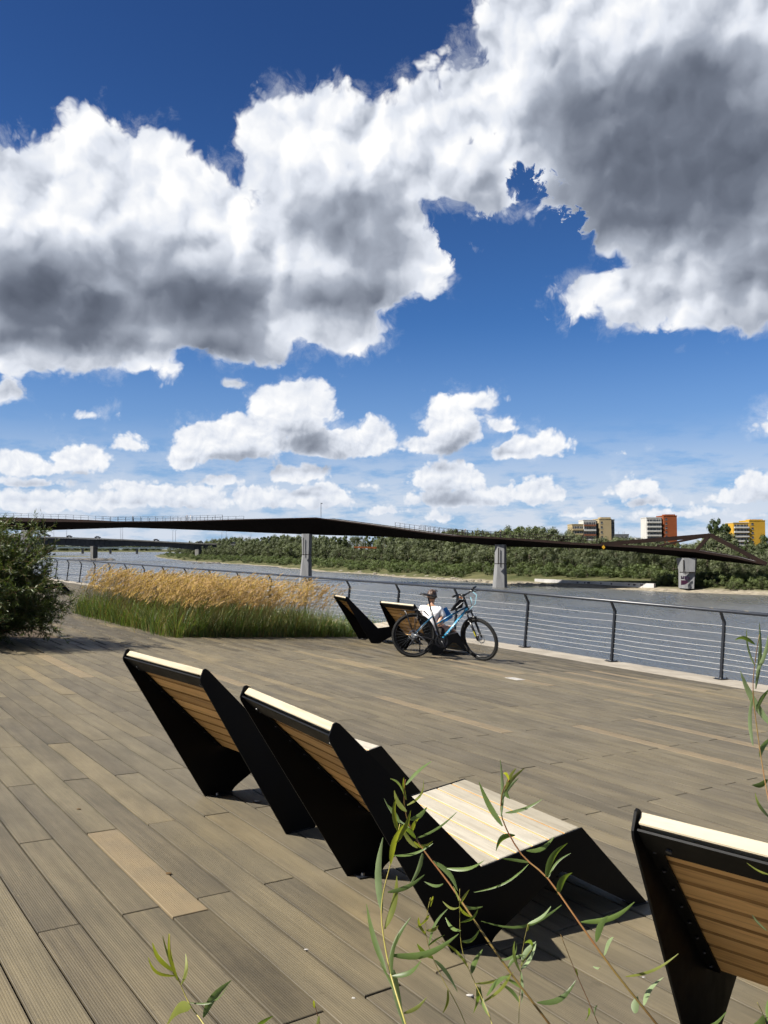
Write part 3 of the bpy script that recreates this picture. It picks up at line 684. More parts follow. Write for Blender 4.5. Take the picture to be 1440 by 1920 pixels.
# ================================================================== FOOTBRIDGE
def bridge_Y(px): a = (px - CX) / F_PX; return 199.68 / (1 + 0.54 * a)
BDIR = Vector((0.8799, -0.4751, 0)); BNB = Vector((0.4751, 0.8799, 0))
ST = [(-260, 969, 988, 1.3), (0, 970, 993, 1.35), (40, 970.5, 994.5, 1.3), (125, 973, 991.5, 0.95), (210, 977.5, 988.5, 0.35), (290, 977, 991, 0.28), (360, 976, 993.5, 0.28), (465, 973, 998, 0.25), (592, 970, 1003, 0.25),
      (650, 977.5, 1004.3, 0.25), (700, 984, 1005.8, 0.25), (740, 989.5, 1008, 0.28), (800, 998, 1012, 0.3), (850, 1003.5, 1017, 0.32), (938, 1008, 1025, 0.35), (1000, 1012, 1026, 0.4), (1070, 1017.5, 1027.5, 0.4),
      (1135, 1020.5, 1031, 0.4), (1183, 1022.5, 1035, 0.45), (1272, 1028, 1044.5, 0.5), (1305, 1031, 1047.6, 0.5), (1383, 1044, 1056, 0.45), (1430, 1056, 1061, 0.3)]
def bpt(px, y, back=0.0): return at_depth(px, y, bridge_Y(px)) + BNB * back
bridge = empty('footbridge', Matrix.Translation(at_depth(571, 1093, bridge_Y(571))))
tag(bridge, 'dark rust-coloured steel footbridge crossing the river on grey piers', 'bridge')
BI = bridge.matrix_basis.inverted()
hull, fas, top = MB(), MB(), MB(); hr = []; W_B = 9.0
for px, yt, yb, fh in ST:
    n = bpt(px, yt); z0, z1 = n.z, bpt(px, yb).z
    sc = min(1.0, (z0 - z1) / 2.2)
    P = lambda b, z, n=n: BI @ Vector((n.x + BNB.x * b, n.y + BNB.y * b, z))
    hr.append((P, z0, z1, fh, sc))
for a, b in zip(hr, hr[1:]):
    Pa, a0, a1, af, asx = a; Pb, b0, b1, bf, bsx = b
    fas.add([Pa(0, a0), Pa(0, a0 - af), Pb(0, b0 - bf), Pb(0, b0), Pa(0.25, a0), Pb(0.25, b0)], [(0, 1, 2, 3), (4, 0, 3, 5)])
    fas.add([Pa(W_B, a0), Pa(W_B, a0 - af), Pb(W_B, b0 - bf), Pb(W_B, b0)], [(3, 2, 1, 0)])
    hull.add([Pa(0, a0 - af), Pa(3.2 * asx + 0.4, a1), Pb(3.2 * bsx + 0.4, b1), Pb(0, b0 - bf), Pa(W_B - 3.2 * asx - 0.4, a1), Pb(W_B - 3.2 * bsx - 0.4, b1), Pa(W_B, a0 - af), Pb(W_B, b0 - bf)],
             [(0, 1, 2, 3), (1, 4, 5, 2), (4, 6, 7, 5)])
    top.add([Pa(0.25, a0 - 0.15), Pb(0.25, b0 - 0.15), Pb(W_B, b0 - 0.15), Pa(W_B, a0 - 0.15)], [(0, 1, 2, 3)])
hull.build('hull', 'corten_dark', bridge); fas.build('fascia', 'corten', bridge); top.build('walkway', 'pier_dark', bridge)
def lerp_st(px, k):
    for a, b in zip(ST, ST[1:]):
        if a[0] <= px <= b[0]: f = (px - a[0]) / (b[0] - a[0]); return a[k] + (b[k] - a[k]) * f
    return ST[-1][k]
def brail(p0, p1, back, step, h=1.25):
    m = MB(); px = p0; prev = None
    while px <= p1:
        q = bpt(px, lerp_st(px, 1), back); q = BI @ q; m.tube([q, q + Vector((0, 0, h))], 0.055, 4)
        if prev is not None:
            for zz in (h, h * 0.5): m.tube([prev + Vector((0, 0, zz)), q + Vector((0, 0, zz))], 0.032, 4)
        prev = q; px += step
    o = m.build('bridge_railing', 'bridge_rail', bridge); return kind(o, 'stuff')
brail(-200, 420, 0.3, 14, 1.35); brail(150, 420, W_B - 0.2, 15, 1.3); brail(740, 1130, 0.3, 9, 1.3); brail(760, 1110, W_B - 0.2, 9, 1.3)
def bar(name, a, b, w, h, mat='corten', back0=0.0, back1=0.0):
    A = BI @ bpt(*a, back0); B = BI @ bpt(*b, back1); d = (B - A).normalized(); s = BNB; u = d.cross(s).normalized()
    if u.z < 0: u = -u
    MB().loft([[p - s * w / 2 - u * h / 2, p + s * w / 2 - u * h / 2, p + s * w / 2 + u * h / 2, p - s * w / 2 + u * h / 2] for p in (A, B)]).build(name, mat, bridge)
bar('truss_chord', (1128, 1020.5), (1329, 1003.4), 1.0, 0.85, 'corten', 0.3, 3.4)
bar('truss_chord', (1328, 1002.7), (1436, 1059), 1.0, 0.85, 'corten', 3.4, 3.0)
bar('truss_chord', (1222, 1023.5), (1318, 1005), 0.6, 0.42, 'corten', 7.0, 4.0)
bar('truss_strut', (1305, 1031), (1326, 1004.5), 0.8, 0.7, 'corten', 1.2, 3.4)
for px, yb in ((594, 943),):
    q = BI @ bpt(px, 970, 2.0); t = BI @ bpt(px, yb, 2.0); l = MB().tube([q, t], 0.09, 6); l.box(t + Vector((0.15, 0, 0)), (0.5, 0.3, 0.25)); l.build('lamp_post', 'lamp_metal', bridge)
def pier(secs, depth0, mat='pier_concrete', parent=bridge, name='pier', D=2.6):
    m = MB(); rings = []
    for x0, x1, y in secs:
        a = at_depth(x0, y, depth0); b = at_depth(x1, y, depth0); w = b.x - a.x; d = D
        if parent: off = parent.matrix_basis.inverted()
        else: off = Matrix()
        pts = [(a.x, depth0 + d * 0.25), (a.x + w * 0.18, depth0 - d * 0.32), (a.x + w * 0.74, depth0 - d * 0.5), (b.x, depth0 - d * 0.1), (b.x - w * 0.1, depth0 + d * 0.5), (a.x + w * 0.2, depth0 + d * 0.5)]
        rings.append([off @ Vector((x, y_, a.z)) for x, y_ in pts])
    m.loft(rings); return m.build(name, mat, parent)
pier([(565, 586, 1001), (566, 584, 1040), (559, 585.5, 1097)], bridge_Y(571) + 2.5)
pier([(928.5, 949.5, 1021), (928, 949, 1057), (923.5, 951.5, 1105)], bridge_Y(938) + 2.5)
p3_ = pier([(1271, 1306, 1046), (1275.5, 1303, 1072), (1275.5, 1301, 1097), (1275.5, 1301, 1103)], bridge_Y(1290) + 2.5, D=4)
pier([(38, 60, 994), (36, 61, 1060), (35, 62, 1075)], bridge_Y(47) + 2.5)
for x, y0, y1, Yp in ((568.5, 1008, 1041, 571), (934.5, 1027, 1058, 938), (1282, 1050, 1074, 1290)):   # drain pipes down the piers
    a = at_depth(x, y0, bridge_Y(Yp) + 1.2); b = at_depth(x, y1, bridge_Y(Yp) + 1.2)
    MB().tube([BI @ a, BI @ b], 0.11, 6).build('drain_pipe', 'bridge_rail', bridge)
for x0, x1, y, Yp in ((565.5, 585, 1040, 571), (927.5, 949.5, 1057, 938), (1275, 1302, 1073, 1290)):
    a = at_depth(x0, y, bridge_Y(Yp) + 0.55); b = at_depth(x1, y, bridge_Y(Yp) + 0.55)
    MB().box(BI @ a.lerp(b, 0.5), ((b - a).length, 0.6, 0.16)).build('pier_joint', 'bridge_rail', bridge)
def splat(pts, Y, mat):               # sprayed letters on the pier: flat pieces just proud of it
    off = p3_.matrix_world.inverted()
    q = [BI @ at_depth(x, y, Y) for x, y in pts]; n = len(q)
    MB().add(q + [v + Vector((0, 0.05, 0)) for v in q], [tuple(range(n)), tuple(range(2 * n - 1, n - 1, -1))] + [(i, (i + 1) % n, n + (i + 1) % n, n + i) for i in range(n)]).build('graffiti', mat, bridge)
YG = bridge_Y(1290) + 0.35
for pts, m_ in (([(1277, 1080), (1279, 1079.5), (1279.5, 1084), (1281, 1080), (1283, 1080), (1282.5, 1086), (1277, 1086)], 'graffiti'), ([(1283.5, 1080), (1287, 1080), (1288, 1083), (1285, 1083.5), (1288, 1087), (1283.6, 1087)], 'graffiti'),
                ([(1288.5, 1081), (1293, 1082), (1294.5, 1088), (1291, 1086.5), (1289, 1089)], 'graffiti'), ([(1277, 1088), (1287, 1088), (1291, 1092), (1285, 1096), (1277, 1097)], 'graffiti_red'),
                ([(1281, 1074.5), (1290, 1074.8), (1290, 1075.8), (1281, 1075.4)], 'graffiti')): splat(pts, YG, m_)
sg = bpt(1132, 1021, -0.2); MB().prism([(-0.38, 0), (0, -0.45), (0.38, 0), (0, 0.45)], -0.05, 0.05, 'y').build('warning_sign', 'sign_orange', bridge, mx=Matrix.Translation(BI @ sg + Vector((0, 0, -0.6))))

# tiny walkers on the footbridge
def walker(h, shirt, trousers, stride):
    s = h / 1.75; root = empty('person')
    body = MB()
    def limb(pts, rad): body.tube([Vector(p) * s for p in pts], [r * s for r in rad], 7)
    limb([(0, 0, 0.86), (0, 0, 1.0), (0, 0, 1.25), (0, 0, 1.42), (0, 0, 1.50), (0, 0, 1.55)], [0.15, 0.14, 0.17, 0.17, 0.07, 0.06])
    for sx in (-1, 1):
        limb([(0.09 * sx, 0, 0.9), (0.10 * sx, stride * sx * 0.5, 0.48), (0.10 * sx, stride * sx, 0.06)], [0.095, 0.065, 0.045])
        limb([(0.19 * sx, 0, 1.40), (0.24 * sx, -stride * sx * 0.4, 1.12), (0.22 * sx, -stride * sx * 0.5 + 0.08, 0.88)], [0.06, 0.05, 0.035])
    body.build('body', trousers, root, smooth=True)
    MB().loft([[(math.cos(t) * r * s, math.sin(t) * r * 1.1 * s, (1.66 + dz) * s) for t in [k * math.pi / 4 for k in range(8)]] for dz, r in ((-0.12, 0.04), (-0.06, 0.085), (0.02, 0.095), (0.08, 0.07), (0.11, 0.02))]).build('head', 'skin_far', root, smooth=True)
    MB().loft([[(math.cos(t) * r * s, math.sin(t) * r * 0.75 * s, z * s) for t in [k * math.pi / 4 for k in range(8)]] for z, r in ((0.90, 0.17), (1.2, 0.19), (1.42, 0.20), (1.48, 0.10))]).build('shirt', shirt, root, smooth=True)
    return root
material('skin_far', (0.40, 0.23, 0.15), 0.6, 0.3, build=vary((0.44, 0.26, 0.17), 8, 2))
for px, h, sh, tr, st_, lab in ((244.5, 1.8, 'cloth_dark', 'cloth_dark', 0.25, 'dark-clothed person walking alone on the footbridge'), (346, 1.7, 'cloth_light', 'cloth_dark', 0.12, 'person in a pale top on the footbridge, left of a pair'),
                                (353, 1.65, 'cloth_light', 'cloth_light', 0.18, 'person in pale clothes on the footbridge, right of a pair'), (866, 1.7, 'cloth_light', 'cloth_dark', 0.1, 'person in a pale top on the footbridge above the middle pier'),
                                (933, 1.7, 'cloth_light', 'cloth_dark', 0.15, 'person on the footbridge just left of the second river pier')):
    q = bpt(px, lerp_st(px, 1), 2.0 if px > 400 else 1.0); w = walker(h, sh, tr, st_); w.matrix_basis = Matrix.Translation(q + Vector((0, 0, -0.1))) @ RZ(R(-60)); tag(w, lab, 'person', 'people walking on the footbridge')

# ================================================================== ROAD BRIDGE, FAR BRIDGE
YR = 620.0
road = empty('road_bridge', Matrix.Translation(at_depth(175, 1050, YR))); tag(road, 'grey concrete road bridge behind the footbridge with lamp posts', 'bridge')
RI = road.matrix_basis.inverted()
RS = [(-160, 999, 1016), (67, 1005.5, 1021), (120, 1007, 1022.5), (175, 1008.7, 1026), (230, 1011, 1023.5), (300, 1014.5, 1025), (340, 1016.5, 1028.5), (372, 1018, 1032.5), (410, 1019, 1030), (470, 1021.5, 1030.5), (540, 1023, 1030)]
g, ov, ribs = MB(), MB(), MB()
for (xa, ta, ba), (xb, tb, bb) in zip(RS, RS[1:]):
    A = [RI @ at_depth(xa, y, YR) for y in (ta, ta + 2.2, ta + 2.4, ba)]; B = [RI @ at_depth(xb, y, YR) for y in (tb, tb + 2.2, tb + 2.4, bb)]
    bk = Vector((0, 16, 0)); i1 = Vector((0, 2.0, 0))
    ov.add([A[0], A[1], B[1], B[0], A[0] + bk, B[0] + bk, A[1] + bk, B[1] + bk], [(0, 1, 2, 3), (0, 3, 5, 4), (1, 6, 7, 2), (4, 5, 7, 6)])
    g.add([A[2] + i1, A[3] + i1, B[3] + i1, B[2] + i1, A[3] + bk, B[3] + bk, A[2] + bk, B[2] + bk], [(0, 1, 2, 3), (1, 4, 5, 2), (4, 6, 7, 5)])
    n = max(1, int((xb - xa) / 9))
    for i in range(n):
        f = i / n; p, q = A[2].lerp(B[2], f) + Vector((0, 1.8, 0)), A[3].lerp(B[3], f) + Vector((0, 1.8, 0)); ribs.box((p + q) / 2, (0.5, 0.4, (p - q).length))
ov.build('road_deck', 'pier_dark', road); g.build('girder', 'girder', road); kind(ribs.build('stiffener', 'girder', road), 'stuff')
for x0, x1, y0, y1 in ((169.5, 181, 1024, 1049), (364.5, 378, 1030, 1057), (-20, -6, 1020, 1052)): pier([(x0, x1, y0), (x0, x1, y0 + 4), (x0 + 0.5, x1 - 0.5, y1)], YR + 4, 'pier_dark', road, D=8)
for px, y0 in ((101, 992), (125, 990.5), (226.5, 989.5), (230, 989), (324, 994), (329, 994.5), (416, 997), (424, 997), (470.5, 998)):
    yb = [t for t in RS]; 
    for (xa, ta, _), (xb, tb, _) in zip(RS, RS[1:]):
        if xa <= px <= xb: yb = ta + (tb - ta) * (px - xa) / (xb - xa)
    a = RI @ at_depth(px, yb, YR + 3); b = RI @ at_depth(px, y0, YR + 3); MB().tube([a, b], [0.16, 0.10], 6).tube([b, b + Vector((1.4, 0, 0.15))], 0.09, 5).build('lamp_post', 'lamp_metal', road)
def car(px, L, lab):
    for (xa, ta, _), (xb, tb, _) in zip(RS, RS[1:]):
        if xa <= px <= xb: y = ta + (tb - ta) * (px - xa) / (xb - xa); sl = math.atan2(-(tb - ta), xb - xa)
    p = at_depth(px, y, YR + 4)
    root = empty('car', Matrix.Translation(p) @ Matrix.Rotation(-sl, 4, 'Y')); k = L / 4.4
    prof = [(-2.2, 0.3), (-2.2, 0.75), (-1.95, 0.95), (-1.5, 1.0), (-0.9, 1.48), (0.6, 1.5), (1.25, 1.02), (2.0, 0.88), (2.2, 0.6), (2.2, 0.3)]
    MB().prism([(a * k, b * k) for a, b in prof], -0.85, 0.85, 'y').build('body', 'car_dark', root)
    MB().prism([(-1.2 * k, 1.04 * k), (-0.82 * k, 1.4 * k), (0.5 * k, 1.42 * k), (1.0 * k, 1.04 * k)], -0.87, 0.87, 'y').build('window', 'window_dark', root)
    for sx in (-1.35, 1.35):
        MB().tube([(sx * k, -0.88, 0.32), (sx * k, 0.88, 0.32)], 0.32, 10).build('wheel', 'corten_dark', root)
    tag(root, lab, 'car', 'cars on the road bridge')
for px, L, lab in ((88, 5.6, 'dark van on the road bridge beside the shrub'), (130, 4.4, 'dark car on the road bridge near the left lamp post'), (183, 4.6, 'dark car on the road bridge above its left pier'),
                   (293, 4.5, 'dark car midway between the two road bridge piers'), (376, 4.3, 'dark car on the road bridge above its right pier'), (438, 4.6, 'dark car at the tree end of the road bridge')): car(px, L, lab)
def rocks(px, y, n, spread, size, name, lab, mat):
    root = empty(name, Matrix.Translation(on_level(px, y, 0))); rr = random.Random(int(px)); m = MB()
    for i in range(n):
        c = Vector((rr.gauss(0, spread), rr.gauss(0, spread * 0.35), 0)); s = size * rr.uniform(0.5, 1.3)
        ring = []
        for z, k in ((-0.3, 1.0), (0.25, 0.95), (0.6, 0.55), (0.75, 0.1)): ring.append([(c.x + math.cos(t) * s * k * rr.uniform(0.8, 1.2) * 1.5, c.y + math.sin(t) * s * k * rr.uniform(0.8, 1.2), z * s) for t in [q * math.pi / 3 for q in range(6)]])
        m.loft(ring)
    m.build('boulders', mat, root); tag(root, lab, 'rocks')
rocks(176, 1050.8, 60, 8.5, 1.9, 'rock_pile', 'dark boulders around the left road bridge pier', 'rock')
rocks(386, 1056.5, 16, 4.0, 0.9, 'rock_pile', 'low stones beside the right road bridge pier', 'rock')
YF = 1450.0
far = empty('distant_bridge', Matrix.Translation(at_depth(200, 1035, YF))); tag(far, 'pale distant bridge low over the water below the road bridge', 'bridge'); FI = far.matrix_basis.inverted()
for y0, y1 in ((1019.6, 1021.4), (1025, 1027.6)):
    A = FI @ at_depth(70, y0, YF); B = FI @ at_depth(330, y0 + 1.5, YF); h = (y1 - y0) * YF / F_PX
    MB().loft([[p, p - Vector((0, 0, h)), p + Vector((0, 12, -h)), p + Vector((0, 12, 0))] for p in (A, B)]).build('girder', 'far_girder', far)
for x in range(80, 325, 14): MB().tube([FI @ at_depth(x, 1020.5, YF + 2), FI @ at_depth(x + 0.3, 1026, YF + 2)], 0.6, 4).build('post', 'far_girder', far)
for x in (155, 207, 257): MB().loft([[FI @ at_depth(x - 2.2, y, YF + 3), FI @ at_depth(x + 2.2, y, YF + 3), FI @ at_depth(x + 2.2, y, YF + 8), FI @ at_depth(x - 2.2, y, YF + 8)] for y in (1026.5, 1040)]).build('pier', 'pier_dark', far)

# ================================================================== BUILDINGS
def block(name, label, Y, px, ytop, wall, floors, fl_px, style, depth=14, z0=2.5, root=None, roofbox=None, side=None):
    """one wing of a slab block facing the camera; fl_px = storey height in pixels"""
    x0, x1 = px; a = at_depth(x0, ytop, Y); b = at_depth(x1, ytop, Y); w = b.x - a.x; zt = a.z; fh = fl_px * Y / F_PX
    if root is None:
        root = empty(name, Matrix.Translation((a.x, Y, z0))); tag(root, label, 'building', 'tower blocks behind the trees')
    I = root.matrix_basis.inverted(); o = I @ Vector((a.x, Y, 0)); H = zt - z0
    MB().box((o.x + w / 2, o.y + depth / 2, H / 2), (w, depth, H)).build('wall', wall, root)
    MB().box((o.x + w / 2, o.y + depth / 2, H + 0.2), (w + 0.3, depth + 0.3, 0.4)).build('parapet', wall if style != 'band_white' else 'white_render', root)
    if roofbox:
        r0, r1, ry = roofbox; p = I @ at_depth(r0, ry, Y + 3); q = I @ at_depth(r1, ry, Y + 3); MB().box(((p.x + q.x) / 2, o.y + 6, (H + p.z) / 2 + 0.2), (q.x - p.x, 6, p.z - H + 0.4)).build('roof_house', wall, root)
    for k in range(floors):
        zc = H - fh * (k + 0.5) - 0.5
        if style.startswith('band'):
            bal = {'band': wall, 'band_white': 'white_render', 'band_brown': 'brown_panel'}[style]
            MB().box((o.x + w / 2, o.y - 0.02, zc + 0.25), (w * 0.88, 0.12, fh * 0.50)).build('recess_shade', 'window_dark', root)  # flat dark panel painting in the shade of the balcony recess
            for f in (0.2, 0.42, 0.66, 0.82): MB().box((o.x + w * f, o.y - 0.10, zc + 0.25), (0.18, 0.06, fh * 0.50)).build('window_frame', 'window_frame', root)
            MB().box((o.x + w / 2, o.y - 0.7, zc - fh * 0.34), (w * 0.94, 1.2, fh * 0.36)).build('balcony', bal if (k % 2 == 0 or style != 'band_brown') else 'white_render', root)
        else:
            for f in (0.2,) if style == 'tower' else (0.2, 0.5, 0.8):
                wn = MB().box((o.x + w * f, o.y - 0.03, zc), (w * 0.13, 0.10, fh * 0.42)).build('window', 'window_dark', root)
                MB().box((o.x + w * f, o.y - 0.06, zc - fh * 0.24), (w * 0.17, 0.2, fh * 0.06)).build('sill', 'window_frame', wn)
    return root
bz = block('apartment_block', 'beige and white balcony apartment block above the trees, left of the red one', 470, (1123.5, 1146), 973.5, 'beige_render', 6, 9.0, 'tower', roofbox=(1126, 1145, 971))
block('', '', 471.5, (1146.3, 1152), 975, 'grey_render', 6, 9.0, 'none3', root=bz, depth=10); block('', '', 474, (1117, 1123.8), 978, 'grey_render', 5, 9.0, 'none3', root=bz, depth=10)  # grey wings: colour stands in for the tower's shaded side and the dark gap
block('', '', 470.5, (1094, 1117.3), 976, 'white_render', 6, 9.0, 'band_brown', root=bz, depth=12); block('', '', 471, (1072.7, 1093.4), 983.7, 'beige_render', 5, 9.0, 'band', root=bz, depth=12)
rz = block('apartment_block', 'red tower block with white balcony wing above the trees', 520, (1244, 1269), 967.5, 'red_render', 6, 8.2, 'tower', roofbox=(1247, 1266, 965.5))
block('', '', 523, (1239.5, 1244.3), 972, 'grey_render', 5, 8.2, 'none3', root=rz, depth=9); block('', '', 520.5, (1212, 1239.8), 971, 'white_render', 6, 8.2, 'band_white', root=rz, depth=12)  # narrow grey wing: its colour stands in for the shaded gap beside the tower
yz = block('apartment_block', 'yellow apartment block at the right edge behind tall poplars', 500, (1404.5, 1434.5), 976.5, 'yellow_render', 9, 8.4, 'tower', roofbox=(1406, 1430, 975))
block('', '', 500.5, (1375, 1404), 980.5, 'yellow_render', 9, 8.4, 'band_white', root=yz, depth=12)
gz = block('grey_building', 'small grey flat-roofed building between beige and red blocks', 560, (1153, 1179), 1002.5, 'grey_render', 2, 7.5, 'plain'); gz['category'] = 'building'
for x in (1160, 1168, 1171): MB().tube([gz.matrix_basis.inverted() @ at_depth(x, 1002.5, 563), gz.matrix_basis.inverted() @ at_depth(x, 996.5, 563)], 0.12, 4).build('antenna', 'lamp_metal', gz)
block('white_building', 'low white-roofed building just left of the red block', 560, (1193, 1212), 1009, 'white_render', 1, 7.5, 'plain')
block('low_shed', 'pale low building glimpsed behind the right bank trees', 270, (1384, 1432), 1070, 'white_render', 1, 8, 'plain', z0=2.5)
def ground_wall():
    A = on_level(1004, 1090.5, 0.75); B = on_level(1228, 1100.5, 0.75); root = empty('retaining_wall', Matrix.Translation(A)); tag(root, 'long low pale wall with graffiti marks along the far sandy bank', 'wall')
    B = B - A; d = B.normalized(); s = Vector((-d.y, d.x, 0)) * 0.35; n = 12
    for i in range(n):
        p, q = B * (i / n) + d * 0.02, B * ((i + 1) / n) - d * 0.02
        MB().loft([[c - s + Vector((0, 0, -1)), c + s + Vector((0, 0, -1)), c + s + Vector((0, 0, 0.72)), c - s + Vector((0, 0, 0.72))] for c in (p, q)]).build('wall_panel', 'wall_white', root)
    rr = random.Random(4)
    for i in range(9):
        c = B * rr.uniform(0.35, 0.95) - s * 1.03; w = rr.uniform(0.3, 0.7)
        MB().add([c + Vector((0, 0, 0.1)), c + d * w + Vector((0, 0, 0.15)), c + d * w * 1.1 + Vector((0, 0, 0.5)), c + d * w * 0.4 + Vector((0, 0, 0.42)), c + Vector((0, 0, 0.55))], [(0, 1, 2, 3, 4)]).build('graffiti', 'graffiti', root)
ground_wall()
pf = empty('viewing_platform', Matrix.Translation(at_depth(664, 1030, 330))); tag(pf, 'rust-orange platform edge among the far bank trees under the footbridge', 'platform'); PI_ = pf.matrix_basis.inverted()
material('rust_orange', (0.1950, 0.0638, 0.0165), 0.8, 0.2, build=vary((0.1350, 0.0450, 0.0150), 0.8, 4))
A, B = PI_ @ at_depth(664, 1025.5, 326), PI_ @ at_depth(706, 1026.5, 326)
MB().loft([[p + Vector((0, 0, -0.45)), p + Vector((0, 3, -0.45)), p + Vector((0, 3, 0.25)), p + Vector((0, 0, 0.25))] for p in (A, B)]).build('beam', 'rust_orange', pf)
for f in (0.02, 0.3, 0.62, 0.96):
    p = A.lerp(B, f) + Vector((0, 1.0, -0.45)); MB().tube([p, p - Vector((0, 0, 6.0))], 0.14, 6).build('post', 'corten_dark', pf)
for f, h in ((0.06, 2.6), (0.36, 3.2), (0.46, 4.0)):
    p = A.lerp(B, f) + Vector((0, 1.5, 0.2)); MB().tube([p, p + Vector((0, 0, h))], 0.06, 5).build('lamp_post', 'lamp_metal', pf)

# ================================================================== VEGETATION MATERIALS
def m_leaf(c1, c2, c3, trans=0.35, scale=0.35, coord='Position'):
    def f(nt, b):
        p = nt.node('ShaderNodeNewGeometry').outputs['Position']; rnd = nt.node('ShaderNodeObjectInfo').outputs['Random']
        at = nt.node('ShaderNodeAttribute', attribute_name='rnd').outputs['Fac']
        k = nt.noise(p, scale, 4, 0.6)
        col = nt.mix(nt.lin(k, 0.35, 0.65), c4(c1), c4(c2)); col = nt.mix(nt.mul(rnd, 0.6), col, c4(c3))
        s = nt.lin(at, 0, 1, 0.65, 1.35); col = nt.vm('MULTIPLY', col, nt.comb(s, s, s))
        nt.put(b.inputs['Base Color'], col)
        if trans:
            t = nt.node('ShaderNodeBsdfTranslucent', {'Color': nt.vm('MULTIPLY', col, (1.5, 1.6, 0.7))})
            mx = nt.node('ShaderNodeMixShader', {0: trans}); nt.l.new(b.outputs[0], mx.inputs[1]); nt.l.new(t.outputs[0], mx.inputs[2])
            nt.l.new(mx.outputs[0], nt.n['Material Output'].inputs[0])
    return f
material('willow_far', (0.05, 0.06, 0.03), 0.6, 0.25, build=m_leaf((0.036, 0.047, 0.018), (0.076, 0.090, 0.043), (0.098, 0.110, 0.062), 0.25, 0.03))
material('poplar_far', (0.03, 0.045, 0.02), 0.6, 0.25, build=m_leaf((0.022, 0.034, 0.010), (0.056, 0.072, 0.022), (0.036, 0.052, 0.016), 0.22, 0.04))
material('shrub_far', (0.05, 0.06, 0.03), 0.6, 0.25, build=m_leaf((0.040, 0.058, 0.017), (0.072, 0.090, 0.033), (0.060, 0.080, 0.025), 0.25, 0.1))
material('bark', (0.075, 0.062, 0.047), 0.9, 0.1, build=vary((0.12, 0.10, 0.08), 6, 5, bmp=0.6))
material('shrub_leaf', (0.04, 0.06, 0.02), 0.5, 0.35, build=m_leaf((0.026, 0.040, 0.009), (0.066, 0.086, 0.020), (0.050, 0.068, 0.018), 0.28, 1.3))
material('twig', (0.09, 0.055, 0.03), 0.8, 0.2, build=vary((0.13, 0.09, 0.04), 20, 3))
material('grass_blade', (0.05, 0.08, 0.02), 0.5, 0.3, build=m_leaf((0.034, 0.060, 0.014), (0.085, 0.118, 0.032), (0.06, 0.085, 0.025), 0.38, 1.6))
material('grass_stalk', (0.22, 0.16, 0.06), 0.7, 0.2, build=m_leaf((0.13, 0.10, 0.035), (0.20, 0.155, 0.065), (0.17, 0.13, 0.05), 0.3, 1.5))
material('grass_plume', (0.40, 0.27, 0.11), 0.8, 0.15, build=m_leaf((0.23, 0.145, 0.066), (0.37, 0.255, 0.135), (0.29, 0.19, 0.092), 0.40, 1.5))

def leaf_quads(m, rr, c, d, n, size, asp, restr, jitter=0.6):
    pass
def rand_dir(rr):
    z = rr.uniform(-1, 1); t = rr.uniform(0, 2 * math.pi); r = math.sqrt(1 - z * z); return Vector((r * math.cos(t), r * math.sin(t), z))
def card(m, vals, p, d, nrm, L, W, val):
    s = d.cross(nrm)
    if s.length < 1e-5: return
    s = s.normalized() * (W / 2); o = len(m.v)
    q = p + d * (L * 0.5)
    m.v += [tuple(p), tuple(q - s), tuple(p + d * L), tuple(q + s)]; m.f.append((o, o + 1, o + 2, o + 3)); m.mi.append(0); vals.append(val)
def set_rnd(o_or_me, vals):
    me = o_or_me.data if hasattr(o_or_me, 'data') else o_or_me
    a = me.attributes.new('rnd', 'FLOAT', 'FACE'); a.data.foreach_set('value', vals)

# ------------------------------------------------------------------ tree prototypes (12 m tall)
def crown_mesh(seed, H, rx, base, nl, per, leaf, mat, kind_):
    rr = random.Random(seed); m = MB(); vals = []; lobes = []
    for i in range(nl):
        f = (i + 0.5) / nl; z = base + (H - base) * (f ** 0.85)
        env = rx * (math.sin(math.pi * min(1, max(0.04, 0.16 + 0.80 * (1 - f) ** 0.75))) ** 0.8) if kind_ != 'poplar' else rx * (0.55 + 0.55 * math.sin(math.pi * (0.15 + 0.8 * f)))
        a = rr.uniform(0, 2 * math.pi); k = rr.uniform(0.15, 0.95) ** 0.6
        r = rr.uniform(0.20, 0.36) * rx * (1.0 if f < 0.8 else 0.75)
        lobes.append((Vector((math.cos(a) * env * k, math.sin(a) * env * k, z)), r * rr.uniform(0.8, 1.3), r))
    for c, rl_, rv in lobes:
        tone = rr.choice((0.05, 0.3, 0.5, 0.75, 0.95))
        for _ in range(per):
            d = rand_dir(rr); q = d.copy(); q.x *= rl_; q.y *= rl_; q.z *= rv * rr.uniform(0.7, 1.35)
            p = c + q * rr.uniform(0.55, 1.12)
            if p.z < 0.15: continue
            nr_ = (d * 1.0 + rand_dir(rr) * 0.36 + Vector((0, 0, 0.15))).normalized(); out = nr_.cross(rand_dir(rr)); out = (out.normalized() + Vector((0, 0, -0.3 if kind_ == 'willow' else 0.2))).normalized()
            card(m, vals, p - out * leaf * 0.4, out, nr_, leaf * rr.uniform(0.6, 1.4), leaf * rr.uniform(0.35, 0.6), min(1, max(0, tone + rr.uniform(-0.14, 0.14))))
    me = m.mesh('crown', fixn=False); me.materials.append(MATS[mat]); set_rnd(me, vals); return me, lobes
